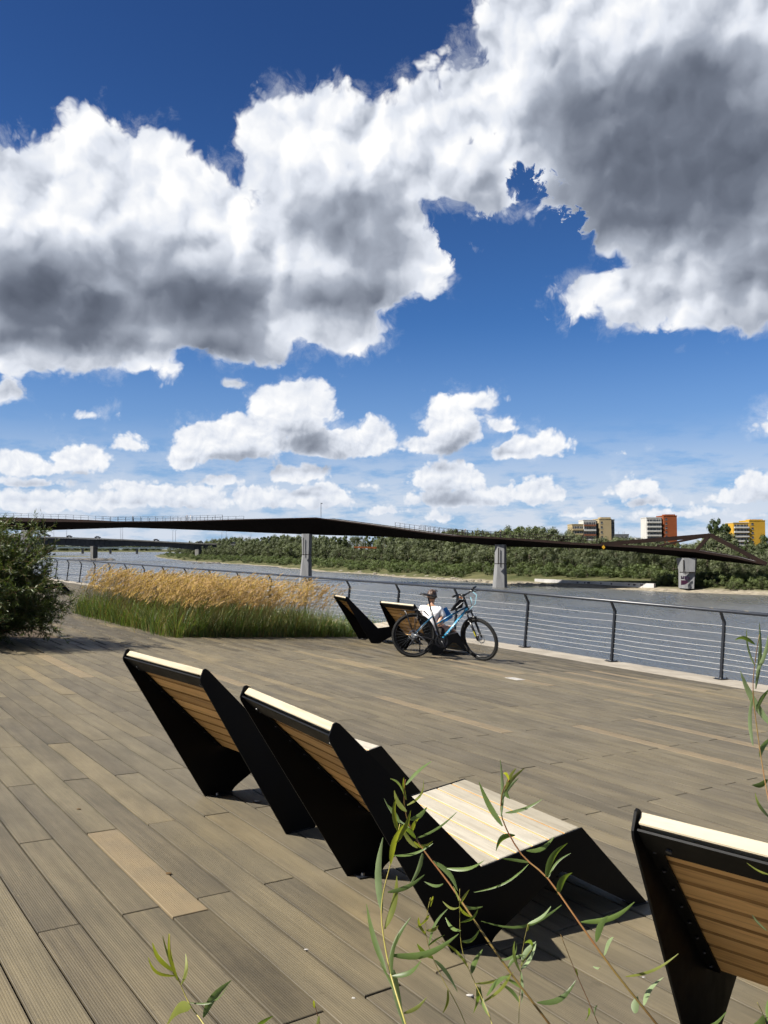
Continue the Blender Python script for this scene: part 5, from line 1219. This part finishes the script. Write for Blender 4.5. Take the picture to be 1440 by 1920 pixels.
    MB().tube([(-0.02, 0, pz + 0.02), (0.09, 0, pz + 0.045), (0.13, 0, pz + 0.09)], 0.007, 6).build('rack_clip', 'bike_black', rk, smooth=True)
    MB().tube([(0.12, 0.07, 0.31), (0.135, 0.10, 0.16), (0.14, 0.17, 0.0)], [0.012, 0.010, 0.010], 7).build('kickstand', 'bike_black', root, smooth=True)
    return root
make_bike()

# ================================================================== PERSON ON THE FAR LOUNGER
material('skin', (0.36, 0.20, 0.125), 0.5, 0.35, build=vary((0.40, 0.225, 0.145), 14, 4))
material('shirt_white', (0.72, 0.72, 0.73), 0.9, 0.15, build=vary((0.66, 0.66, 0.68), 9, 4, bmp=0.5))
material('shorts', (0.018, 0.016, 0.016), 0.9, 0.15, build=vary((0.03, 0.027, 0.026), 20, 3, bmp=0.4))
material('hair', (0.028, 0.014, 0.008), 0.45, 0.4, build=vary((0.07, 0.038, 0.021), 30, 4, stretch=(1, 1, 0.2), bmp=0.5))
material('sock_pink', (0.55, 0.25, 0.33), 0.9, 0.15, build=vary((0.6, 0.3, 0.38), 40, 3))
material('shoe_purple', (0.075, 0.055, 0.14), 0.8, 0.2, build=vary((0.10, 0.08, 0.18), 30, 3))
material('folder_blue', (0.012, 0.22, 0.62), 0.45, 0.4, build=vary((0.010, 0.16, 0.5), 12, 3))
def skin_obj(name, joints, edges, mat, parent, root=0, sub=2, flat=None):
    me = bpy.data.meshes.new(name); me.from_pydata([j[0] for j in joints], edges, []); o = link(name, me, parent); me.materials.append(MATS[mat])
    m = o.modifiers.new('skin', 'SKIN'); m.use_smooth_shade = True
    sv = me.skin_vertices[0].data
    for i, j in enumerate(joints): sv[i].radius = j[1] if isinstance(j[1], tuple) else (j[1], j[1]); sv[i].use_root = (i == root)
    s = o.modifiers.new('sub', 'SUBSURF'); s.levels = sub; s.render_levels = sub
    return o
def make_person():
    L5 = LOUNGERS[4]; root = empty('person', L5.matrix_basis @ T(0.60, 0.15, 0.272) @ RZ(R(38)) @ Matrix.Scale(1 / 0.946 * 0.95, 4))
    tag(root, 'person in a white t-shirt seen from behind, sitting on the far lounger', 'person')
    # local: x right of the person, y forward (turned a little to the left of the lounger), z up from the seat
    c, s = math.cos(R(-38)), math.sin(R(-38))
    def L(w, q, z): w -= 0.60; q -= 0.16; return (w * c - q * s, w * s + q * c, z - 0.335)        # lounger coordinates -> person
    HIP = (0, 0.0, 0.10)
    j = [(HIP, (0.155, 0.115)), ((0, 0.0, 0.26), (0.135, 0.10)), ((0, 0.005, 0.42), (0.15, 0.105)), ((0, 0.0, 0.54), (0.135, 0.09)), ((0, 0.0, 0.615), 0.055), ((0, 0.02, 0.665), 0.050),     # 0-5 spine, neck
         ((0, 0.035, 0.72), (0.070, 0.080)), ((0, 0.035, 0.79), (0.078, 0.095)), ((0, 0.025, 0.855), (0.066, 0.080))]                                                                        # 6-8 head
    e = [(0, 1), (1, 2), (2, 3), (3, 4), (4, 5), (5, 6), (6, 7), (7, 8)]
    def chain(a, pts):
        for p, r in pts: j.append((p, r)); e.append((a, len(j) - 1)); a = len(j) - 1
        return a
    # right arm (nearest the bicycle) bends to the folder, left arm holds it too
    eR = L(0.77, 0.185, 0.595); hR = L(0.64, 0.47, 0.66)
    ra = chain(3, [((0.165, 0.0, 0.545), 0.056), ((0.215, 0.0, 0.46), 0.048), (eR, 0.038), (Vector(eR).lerp(Vector(hR), 0.85), 0.026), (hR, (0.036, 0.018))])
    eL = (-0.26, 0.10, 0.24); hL = L(0.50, 0.52, 0.66)
    la = chain(3, [((-0.165, 0.0, 0.545), 0.056), ((-0.215, 0.02, 0.44), 0.048), (eL, 0.038), (Vector(eL).lerp(Vector(hL), 0.85), 0.026), (hL, (0.036, 0.018))])
    for hd, base, sx in ((Vector(hR), ra, 1), (Vector(hL), la, -1)):
        f = Vector((-0.4 * sx, 0.8, -0.1)).normalized(); sd = Vector((0, 0, 1))
        for k, (o, ln) in enumerate(((0.026, 0.062), (0.009, 0.072), (-0.009, 0.068), (-0.026, 0.052))):
            chain(base, [(hd + f * 0.045 + sd * o, 0.0095), (hd + f * (0.045 + ln * 0.55) + sd * o + Vector((-0.012 * sx, 0, 0)), 0.0085), (hd + f * (0.035 + ln * 0.8) + sd * o + Vector((-0.035 * sx, 0, 0)), 0.007)])
        chain(base, [(hd + sd * 0.035 + f * 0.005, 0.011), (hd + sd * 0.060 + f * 0.03, 0.009), (hd + sd * 0.068 + f * 0.055, 0.0075)])
    for w, kz, dx in ((0.70, 0.545, 0.10), (0.52, 0.565, -0.10)):
        kn = L(w, 0.63, kz); an = L(w - 0.02, 0.985, 0.285); ft = L(w - 0.02, 1.10, 0.215)
        chain(0, [((dx, 0.06, 0.095), 0.088), (Vector((dx, 0.06, 0.095)).lerp(Vector(kn), 0.5), 0.074), (kn, 0.056), (Vector(kn).lerp(Vector(an), 0.35), 0.053), (an, 0.034), (Vector(an) + Vector((0, 0, -0.035)), 0.034), (ft, (0.036, 0.024))])
    skin_obj('body', j, e, 'skin', root)
    # face: nose, ears, eyes, mouth (turned away from the camera)
    nm = MB().loft([[Vector((x * w, 0.112 + d, z)) for x in (-1, 1)] + [Vector((0, 0.112 + d + t, z))] for z, w, d, t in ((0.800, 0.006, 0.004, 0.008), (0.775, 0.010, 0.004, 0.022), (0.760, 0.014, 0.0, 0.016))]).build('nose', 'skin', root, smooth=True)
    for sx in (-1, 1):
        MB().ring((sx * 0.079, 0.025, 0.775), (1, 0.3 * sx, 0), 0.018, 0.009, 12, 6).build('ear', 'skin', root, smooth=True)
        MB().loft([[Vector((sx * 0.030 + math.cos(t) * 0.013 * r, 0.112 + (1 - r) * 0.006, 0.797 + math.sin(t) * 0.007 * r)) for t in [k * math.pi / 4 for k in range(8)]] for r in (1.0, 0.5, 0.05)]).build('eye', 'shorts', root)
    MB().loft([[Vector((x, 0.113, 0.735 + dz)) for x in (-0.024, 0, 0.024)] + [Vector((0, 0.119, 0.732 + dz))] for dz in (-0.004, 0.004)]).build('mouth', 'sock_pink', root)
    # hair: cap swept back into a bun
    hr = []
    for z, rx, ry, cy in ((0.735, 0.072, 0.055, -0.035), (0.765, 0.086, 0.088, -0.012), (0.80, 0.092, 0.105, 0.006), (0.84, 0.088, 0.104, 0.016), (0.875, 0.072, 0.086, 0.018), (0.90, 0.045, 0.055, 0.014), (0.912, 0.012, 0.015, 0.012)):
        hr.append([Vector((math.cos(t) * rx * (1 + 0.03 * math.sin(9 * t)), cy + math.sin(t) * ry * (1 + 0.03 * math.sin(7 * t)), z)) for t in [k * math.pi / 10 for k in range(20)]])
    MB().loft(hr).build('hair', 'hair', root, smooth=True)
    skin_obj('hair_bun', [((0.0, -0.08, 0.86), 0.028), ((0.0, -0.115, 0.855), 0.040), ((0.005, -0.135, 0.82), 0.034), ((0.0, -0.12, 0.775), 0.020)], [(0, 1), (1, 2), (2, 3)], 'hair', root)
    MB().ring((0.0, -0.088, 0.862), (0, 1, 0.1), 0.026, 0.009, 14, 6).build('hair_tie', 'shorts', root, smooth=True)
    MB().tube([(0.055, 0.05, 0.905), (0.085, 0.01, 0.885), (0.10, -0.03, 0.875)], [0.010, 0.014, 0.006], 6).build('sunglasses', 'shorts', root, smooth=True)
    # clothes
    sj = [((0, 0.0, 0.08), (0.172, 0.135)), ((0, 0.0, 0.25), (0.158, 0.122)), ((0, 0.005, 0.42), (0.168, 0.124)), ((0, 0.0, 0.535), (0.150, 0.108)), ((0, 0.002, 0.585), (0.085, 0.075)),
          ((0.160, 0.0, 0.545), 0.075), ((0.215, 0.0, 0.455), 0.070), ((0.232, 0.012, 0.40), 0.068), ((-0.160, 0.0, 0.545), 0.075), ((-0.215, 0.02, 0.44), 0.070), ((-0.230, 0.035, 0.385), 0.068)]
    skin_obj('t_shirt', sj, [(0, 1), (1, 2), (2, 3), (3, 4), (3, 5), (5, 6), (6, 7), (3, 8), (8, 9), (9, 10)], 'shirt_white', root)
    kR, kL = Vector(L(0.70, 0.63, 0.545)), Vector(L(0.52, 0.63, 0.565)); hpR, hpL = Vector((0.10, 0.06, 0.095)), Vector((-0.10, 0.06, 0.095))
    skin_obj('shorts', [((0, 0.01, 0.10), (0.170, 0.130)), (hpR, 0.105), (hpR.lerp(kR, 0.55), 0.092), (hpL, 0.105), (hpL.lerp(kL, 0.55), 0.092)], [(0, 1), (1, 2), (0, 3), (3, 4)], 'shorts', root)
    for w in (0.70, 0.52):
        an = Vector(L(w - 0.02, 0.985, 0.285)); ft = Vector(L(w - 0.02, 1.10, 0.215)); kn = Vector(L(w, 0.63, 0.55))
        skin_obj('sock', [(an.lerp(kn, 0.20), 0.042), (an, 0.042), (an + Vector((0, 0, -0.04)), 0.042)], [(0, 1), (1, 2)], 'sock_pink', root, sub=1)
        fw = (ft - an).normalized(); skin_obj('shoe', [(an + Vector((0, 0, -0.055)) - fw * 0.03, (0.042, 0.036)), (an.lerp(ft, 0.5) + Vector((0, 0, -0.025)), (0.045, 0.034)), (ft + fw * 0.05, (0.042, 0.026))], [(0, 1), (1, 2)], 'shoe_purple', root, sub=2)
    # the blue folder on the lap is a thing of its own
    a = Vector(L(0.60, 0.50, 0.75)); M = root.matrix_basis @ Matrix.Translation(a) @ Matrix.Rotation(R(-18), 4, 'Z') @ Matrix.Rotation(R(-32), 4, 'Y') @ Matrix.Rotation(R(24), 4, 'X')
    fo = empty('folder', M); tag(fo, 'bright blue folder held on the lap of the seated person', 'folder')
    for sx in (-1, 1): MB().box((0.085 * sx, -0.015, 0), (0.165, 0.006, 0.24), Matrix.Rotation(0.16 * sx, 3, 'Z'), 0.001).build('cover', 'folder_blue', fo)
    MB().box((0, 0, 0), (0.014, 0.010, 0.24)).build('spine', 'folder_blue', fo)
make_person()

# ================================================================== WILLOW SHOOTS IN FRONT OF THE CAMERA
def m_wleaf(c1, c2, tr):
    def f(nt, b):
        tc = nt.node('ShaderNodeTexCoord').outputs['Object']; rnd = nt.node('ShaderNodeObjectInfo').outputs['Random']
        k = nt.noise(nt.vm('ADD', tc, nt.comb(rnd, nt.mul(rnd, 7), 0)), 30, 4)
        col = nt.mix(nt.lin(k, 0.35, 0.65), c4(c1), c4(c2)); v = nt.lin(rnd, 0, 1, 0.75, 1.25); col = nt.vm('MULTIPLY', col, nt.comb(v, v, v))
        back = nt.node('ShaderNodeNewGeometry').outputs['Backfacing']; col = nt.mix(nt.mul(back, 0.25), col, (0.11, 0.15, 0.075, 1))
        nt.put(b.inputs['Base Color'], col)
        t = nt.node('ShaderNodeBsdfTranslucent', {'Color': nt.vm('MULTIPLY', col, (1.6, 1.6, 0.45))}); mx = nt.node('ShaderNodeMixShader', {0: tr})
        nt.l.new(b.outputs[0], mx.inputs[1]); nt.l.new(t.outputs[0], mx.inputs[2]); nt.l.new(mx.outputs[0], nt.n['Material Output'].inputs[0])
    return f
material('leaf_green', (0.06, 0.11, 0.02), 0.42, 0.4, build=m_wleaf((0.060, 0.098, 0.018), (0.098, 0.142, 0.030), 0.48))
material('leaf_olive', (0.12, 0.13, 0.02), 0.45, 0.4, build=m_wleaf((0.11, 0.122, 0.012), (0.16, 0.165, 0.022), 0.55))
material('leaf_pale', (0.2, 0.25, 0.16), 0.55, 0.35, build=m_wleaf((0.14, 0.185, 0.09), (0.19, 0.24, 0.125), 0.35))
material('shoot_red', (0.15, 0.052, 0.022), 0.5, 0.35, build=vary((0.15, 0.105, 0.028), 9, 3))
material('shoot_green', (0.21, 0.19, 0.04), 0.5, 0.35, build=vary((0.26, 0.22, 0.06), 18, 3))
RW = random.Random(41)
def leaf_mesh(base, tip, width, bend, mat):
    d = tip - base; Ln = d.length; ax = d.normalized(); view = (base - Vector((0, 0, EYE))).normalized()
    sd = ax.cross(view).normalized(); nr = sd.cross(ax).normalized()
    tw = RW.uniform(-0.9, 0.9); s2 = sd * math.cos(tw) + nr * math.sin(tw); n2 = nr * math.cos(tw) - sd * math.sin(tw)
    width *= 0.54; bend *= 0.6; m = MB(); n = 8; mid = []
    for i in range(n + 1):
        f = i / n; w = width * (math.sin(math.pi * min(1.0, f ** 0.75 * 0.97 + 0.03)) ** 0.85) * (1 if f < 0.98 else 0.3) * 0.5 + 0.0004
        p = base + d * f + sd * (bend * Ln * math.sin(math.pi * f)) + nr * (0.05 * Ln * math.sin(math.pi * f))
        m.v += [tuple(p - base - s2 * w + n2 * w * 0.30), tuple(p - base), tuple(p - base + s2 * w + n2 * w * 0.30)]
    for i in range(n):
        for k in (0, 1): m.f.append((i * 3 + k, i * 3 + k + 1, i * 3 + k + 4, i * 3 + k + 3)); m.mi.append(0)
    return m
def shoot(name, label, f, stem, leaves, rad=0.0032, mat='shoot_red', tail=0.35, small=0, fjit=0.05):
    pts = []
    for i, (x, y) in enumerate(stem): pts.append(deck_depth(x, y, f + 0.04 * math.sin(i * 0.7)))
    last = pts[-1]; g = Vector((last.x + max(-0.35, min(0.35, (last.x - pts[-2].x) * 5.0)), last.y - 0.05, 0.0)); pts += [last.lerp(g, (k / 9) ** 1.25) + Vector((0, 0, 0)) for k in range(1, 10)]
    sm = []
    for i in range(len(pts) - 1):          # smooth the stem
        p0, p1, p2, p3 = pts[max(0, i - 1)], pts[i], pts[i + 1], pts[min(len(pts) - 1, i + 2)]
        for k in range(3):
            t = k / 3; sm.append(0.5 * ((2 * p1) + (p2 - p0) * t + (2 * p0 - 5 * p1 + 4 * p2 - p3) * t * t + (3 * p1 - p0 - 3 * p2 + p3) * t ** 3))
    sm.append(pts[-1])
    root = empty(name, DM @ Matrix.Translation(g)); tag(root, label, 'plant', 'young willow shoots in front of the camera')
    n = len(sm); MB().tube([p - g for p in sm], [rad * (0.18 + 0.32 * min(1, i / 28.0)) for i in range(n)], 7).build('stem', mat, root, smooth=True)
    def near(p):
        return min(sm, key=lambda q: (q - p).length)
    for bx, by, tx, ty, w, cl, bend in leaves:
        b = deck_depth(bx, by, f); b = deck_depth(bx, by, near(b).y); t = deck_depth(tx, ty, b.y + RW.uniform(-0.035, 0.045))
        leaf_mesh(b, t, w, bend, cl).build('leaf', {'g': 'leaf_green', 'o': 'leaf_olive', 'p': 'leaf_pale'}[cl], root, smooth=True, mx=Matrix.Translation(b - g), fixn=False)
    for i in range(small):
        k = RW.uniform(0.0, 0.85); m_ = 3 * (len(stem) - 1); b = sm[int(k * m_)]; nx = sm[int(k * m_) + 1]; up = (b - nx).normalized() if (b - nx).length > 1e-5 else Vector((0, 0, 1))
        a = RW.uniform(0, 2 * math.pi); t = b + (up * RW.uniform(0.1, 0.9) + Vector((math.cos(a), math.sin(a) * 0.5, RW.uniform(-0.1, 0.5)))).normalized() * RW.uniform(0.028, 0.062)
        cl = RW.choice('ggop'); leaf_mesh(b, t, RW.uniform(0.0055, 0.0095), RW.uniform(-0.2, 0.2), cl).build('leaf', {'g': 'leaf_green', 'o': 'leaf_olive', 'p': 'leaf_pale'}[cl], root, smooth=True, mx=Matrix.Translation(b - g), fixn=False)
shoot('willow_shoot', 'long red willow shoot crossing the near side panel of the right foreground lounger', 1.15,
      [(760, 1462), (758, 1504), (767, 1544), (791, 1589), (842, 1656), (884, 1718), (953, 1818), (1030, 1920), (1078, 1990)],
      [(762, 1500, 757, 1458, .007, 'o', .1), (763, 1510, 794, 1462, .006, 'o', -.25), (762, 1522, 739, 1482, .012, 'o', .2), (768, 1552, 720, 1497, .004, 'p', .15), (769, 1537, 801, 1513, .012, 'g', -.15), (780, 1572, 856, 1523, .005, 'g', -.1), (776, 1578, 812, 1577, .007, 'o', -.25),
       (772, 1562, 786, 1534, .010, 'o', .1), (783, 1590, 752, 1545, .012, 'o', .12), (792, 1600, 767, 1662, .010, 'p', .1), (812, 1614, 858, 1670, .014, 'g', .2), (838, 1628, 908, 1613, .010, 'g', -.15), (831, 1657, 796, 1653, .007, 'g', .15), (862, 1690, 905, 1700, .007, 'g', -.2), (884, 1720, 862, 1700, .006, 'o', .1),
       (912, 1867, 955, 1830, .014, 'g', .15), (976, 1818, 1005, 1769, .012, 'p', -.1), (975, 1822, 965, 1765, .006, 'p', .1), (1007, 1880, 1080, 1838, .012, 'g', -.25), (940, 1800, 968, 1768, .006, 'g', -.3), (958, 1826, 900, 1882, .007, 'o', .1)], rad=0.0040, small=4)
shoot('willow_shoot', 'tallest red willow shoot with broad leaves in front of the bleached seat', 1.20,
      [(955, 1462), (942, 1487), (942, 1536), (978, 1602), (1027, 1647), (1084, 1727), (1151, 1820), (1235, 1925), (1285, 1990)],
      [(942, 1549, 898, 1466, .015, 'g', .08), (940, 1531, 938, 1425, .008, 'p', -.05), (946, 1487, 983, 1441, .010, 'o', .1), (948, 1480, 968, 1440, .008, 'o', .1), (950, 1484, 957, 1498, .011, 'g', -.2), (947, 1524, 1017, 1498, .011, 'g', -.1), (966, 1566, 930, 1596, .017, 'g', -.35), (987, 1595, 1039, 1569, .012, 'g', -.2),
       (1024, 1647, 1064, 1581, .017, 'g', .18), (1046, 1678, 1073, 1636, .017, 'g', .15), (991, 1620, 889, 1673, .006, 'g', .14), (1053, 1697, 902, 1727, .006, 'g', .24), (1089, 1729, 1190, 1691, .013, 'g', -.18), (1117, 1766, 1140, 1717, .016, 'g', .12), (1132, 1791, 1150, 1757, .014, 'p', .1),
       (1173, 1831, 1272, 1788, .006, 'o', -.12), (1190, 1900, 1196, 1868, .018, 'p', .1), (1207, 1885, 1244, 1832, .013, 'p', .15), (1125, 1812, 1112, 1812, .006, 'p', .1)], rad=0.0042, small=4)
shoot('willow_shoot', 'pale-leaved willow shoot, leftmost of the large foreground group', 1.05,
      [(750, 1545), (735, 1610), (718, 1678), (716, 1731), (729, 1811), (745, 1870), (762, 1925), (778, 1990)],
      [(716, 1712, 718, 1570, .016, 'p', .10), (724, 1820, 687, 1695, .014, 'g', .08), (721, 1742, 744, 1642, .015, 'o', -.1), (727, 1673, 796, 1640, .009, 'g', -.14), (738, 1604, 812, 1581, .007, 'g', -.15), (731, 1791, 860, 1751, .014, 'g', -.20), (733, 1620, 758, 1545, .014, 'o', .1), (738, 1818, 760, 1930, .016, 'p', -.05),
       (746, 1560, 742, 1498, .009, 'o', .1), (744, 1580, 770, 1520, .010, 'o', -.1), (730, 1800, 770, 1720, .008, 'g', .1), (757, 1900, 800, 1870, .007, 'o', -.15), (735, 1830, 790, 1800, .010, 'g', -.2)], rad=0.0034, mat='shoot_green', small=3)
shoot('willow_shoot', 'fine upright willow shoot before the black side panel', 1.10, [(862, 1667), (862, 1717), (865, 1772), (879, 1817), (918, 1906), (932, 1970)],
      [(862, 1700, 830, 1690, .006, 'o', .2), (863, 1730, 896, 1705, .007, 'g', -.2), (864, 1745, 835, 1720, .008, 'g', .2), (866, 1765, 900, 1742, .007, 'g', -.2), (864, 1692, 880, 1668, .006, 'o', 0), (861, 1690, 850, 1662, .005, 'o', 0), (884, 1825, 905, 1780, .012, 'g', .1), (895, 1850, 888, 1900, .012, 'g', .1)], rad=0.002, mat='shoot_green', small=3)
shoot('willow_shoot', 'fine yellow-green willow shoot left of the black side panel', 1.10, [(807, 1683), (798, 1750), (823, 1822), (862, 1894), (885, 1965)],
      [(807, 1700, 812, 1680, .006, 'o', 0), (804, 1715, 780, 1740, .007, 'o', .1), (800, 1745, 822, 1735, .007, 'o', -.2), (815, 1800, 858, 1860, .009, 'p', .1), (800, 1755, 785, 1720, .006, 'o', .1), (840, 1855, 830, 1900, .008, 'o', .2)], rad=0.002, mat='shoot_green', small=3)
shoot('willow_shoot', 'small willow tip rising between the two red shoots', 1.15, [(990, 1732), (980, 1780), (976, 1830), (973, 1906), (972, 1985)],
      [(989, 1745, 993, 1728, .004, 'o', 0), (984, 1768, 1002, 1785, .008, 'g', .2), (980, 1790, 950, 1820, .008, 'g', -.2), (976, 1820, 978, 1880, .009, 'p', .05), (978, 1800, 1005, 1765, .011, 'p', .1)], rad=0.0018, mat='shoot_green', small=3)
shoot('willow_shoot', 'bare cut reddish willow stem beside the tallest shoot', 1.22, [(1051, 1752), (1079, 1822), (1118, 1911), (1142, 1975)], [(1083, 1830, 1079, 1815, .004, 'o', 0), (1104, 1890, 1098, 1915, .006, 'g', .1), (1114, 1905, 1120, 1885, .006, 'p', .1)], rad=0.0026)
shoot('willow_shoot', 'bright yellow-green willow tip alone at the lower left of the deck', 1.0, [(318, 1752), (322, 1812), (336, 1840), (356, 1884), (383, 1922), (412, 1980)],
      [(333, 1838, 317, 1750, .007, 'o', .08), (327, 1822, 286, 1768, .008, 'o', .12), (330, 1830, 278, 1795, .005, 'o', .25), (340, 1846, 348, 1788, .008, 'o', -.12), (336, 1838, 305, 1755, .006, 'o', .05), (381, 1908, 434, 1838, .015, 'g', .14), (357, 1889, 311, 1925, .024, 'o', -.2), (356, 1880, 430, 1842, .004, 'g', -.3), (480, 1925, 512, 1905, .008, 'g', 0)], rad=0.0026, mat='shoot_green')
shoot('willow_shoot', 'willow shoot with pale leaves at the right edge beside the railing', 1.30, [(1424, 1190), (1416, 1240), (1412, 1300), (1424, 1400), (1437, 1480), (1452, 1560), (1475, 1700), (1495, 1990)],
      [(1446, 1362, 1388, 1258, .018, 'p', .08), (1417, 1292, 1424, 1168, .011, 'p', -.06), (1416, 1208, 1378, 1200, .010, 'g', -.2), (1418, 1262, 1442, 1182, .010, 'p', -.1), (1412, 1398, 1414, 1295, .010, 'p', .1), (1440, 1462, 1410, 1472, .016, 'g', .25), (1442, 1532, 1416, 1486, .010, 'p', .1), (1420, 1330, 1445, 1290, .010, 'g', .1),
       (1437, 1745, 1410, 1715, .006, 'p', .1), (1442, 1640, 1400, 1618, .005, 'o', .1), (1425, 1420, 1450, 1380, .014, 'g', .1), (1416, 1250, 1400, 1180, .006, 'p', .1)], rad=0.0030)
shoot('willow_shoot', 'tiny reddish willow tip at the bottom edge left of centre', 1.0, [(589, 1880), (596, 1905), (604, 1935), (615, 1985)], [(590, 1890, 588, 1876, .004, 'o', 0), (598, 1905, 592, 1925, .005, 'o', .1)], rad=0.002)
shoot('willow_shoot', 'broad willow leaf stem cut by the bottom edge near the nearest lounger', 1.15, [(1420, 1880), (1432, 1905), (1440, 1940), (1452, 1990)], [(1432, 1905, 1408, 1925, .014, 'g', .1), (1440, 1915, 1455, 1850, .012, 'g', .1), (1300, 1925, 1362, 1897, .008, 'g', -.2)], rad=0.0026, mat='shoot_green')
# bed the shoots grow from, in front of the viewer
mb = MB(); rr = random.Random(2); n = 10
for i in range(n + 1):
    for k in range(n + 1): mb.v.append((-0.9 + 3.2 * i / n, -0.6 + 2.0 * k / n, 0.012 + rr.uniform(0, 0.03)))
for i in range(n):
    for k in range(n): mb.f.append((i * 11 + k, (i + 1) * 11 + k, (i + 1) * 11 + k + 1, i * 11 + k + 1)); mb.mi.append(0)
kind(mb.build('shoot_bed_soil', 'soil', smooth=True, mx=DM), 'structure')

# ================================================================== SMALL THINGS ON THE DECK
material('litter', (0.30, 0.29, 0.27), 0.8, 0.2, build=vary((0.22, 0.21, 0.2), 60, 3))
material('leaf_dry', (0.10, 0.06, 0.025), 0.9, 0.1, build=vary((0.05, 0.035, 0.02), 50, 3))
for px, py, s, lab, cat, mt in ((481, 1503, 0.014, 'white paper scrap on the deck between the foreground loungers', 'litter', 'litter'), (574, 1781, 0.006, 'pale pebble in a plank joint left of the willow shoots', 'pebble', 'litter'), (663, 1872, 0.006, 'small white pebble on the deck at lower centre', 'pebble', 'litter'),
                                (882, 1868, 0.010, 'white scrap on the deck among the willow stems', 'litter', 'litter'), (1207, 1833, 0.005, 'tiny pale pebble left of the nearest lounger', 'pebble', 'litter'), (316, 1639, 0.012, 'curled dry leaf beside the pale replaced plank', 'leaf', 'leaf_dry'), (148, 1518, 0.010, 'dark dry leaf on the left deck planks', 'leaf', 'leaf_dry')):
    p = deck_pt(px, py); m = MB(); rr = random.Random(int(px))
    m.loft([[Vector((math.cos(t) * s * k * rr.uniform(0.7, 1.3) * 1.4, math.sin(t) * s * k * rr.uniform(0.6, 1.1) * 0.8, z * s)) for t in [q * math.pi / 4 for q in range(8)]] for z, k in ((0, 0.8), (0.3, 1.0), (0.6, 0.6))])
    tag(m.build('scrap' if cat != 'pebble' else 'pebble', mt, mx=DM @ T(p.x, p.y, 0.0)), lab, cat)
p = deck_pt(966, 1273); pl = empty('access_plate', DQ @ T(*(Vector((p.x, p.y)).dot(UV), Vector((p.x, p.y)).dot(UT)), 0.0)); tag(pl, 'small pale square cover plate set in the far deck planks', 'plate')
MB().box((0, 0, 0.002), (0.17, 0.24, 0.006), ch=0.001).build('cover', 'litter', pl)
for sx in (-0.06, 0.06): MB().tube([(sx, 0.09, 0.004), (sx, 0.09, 0.008)], 0.008, 8).build('screw', 'bolt_steel', pl)
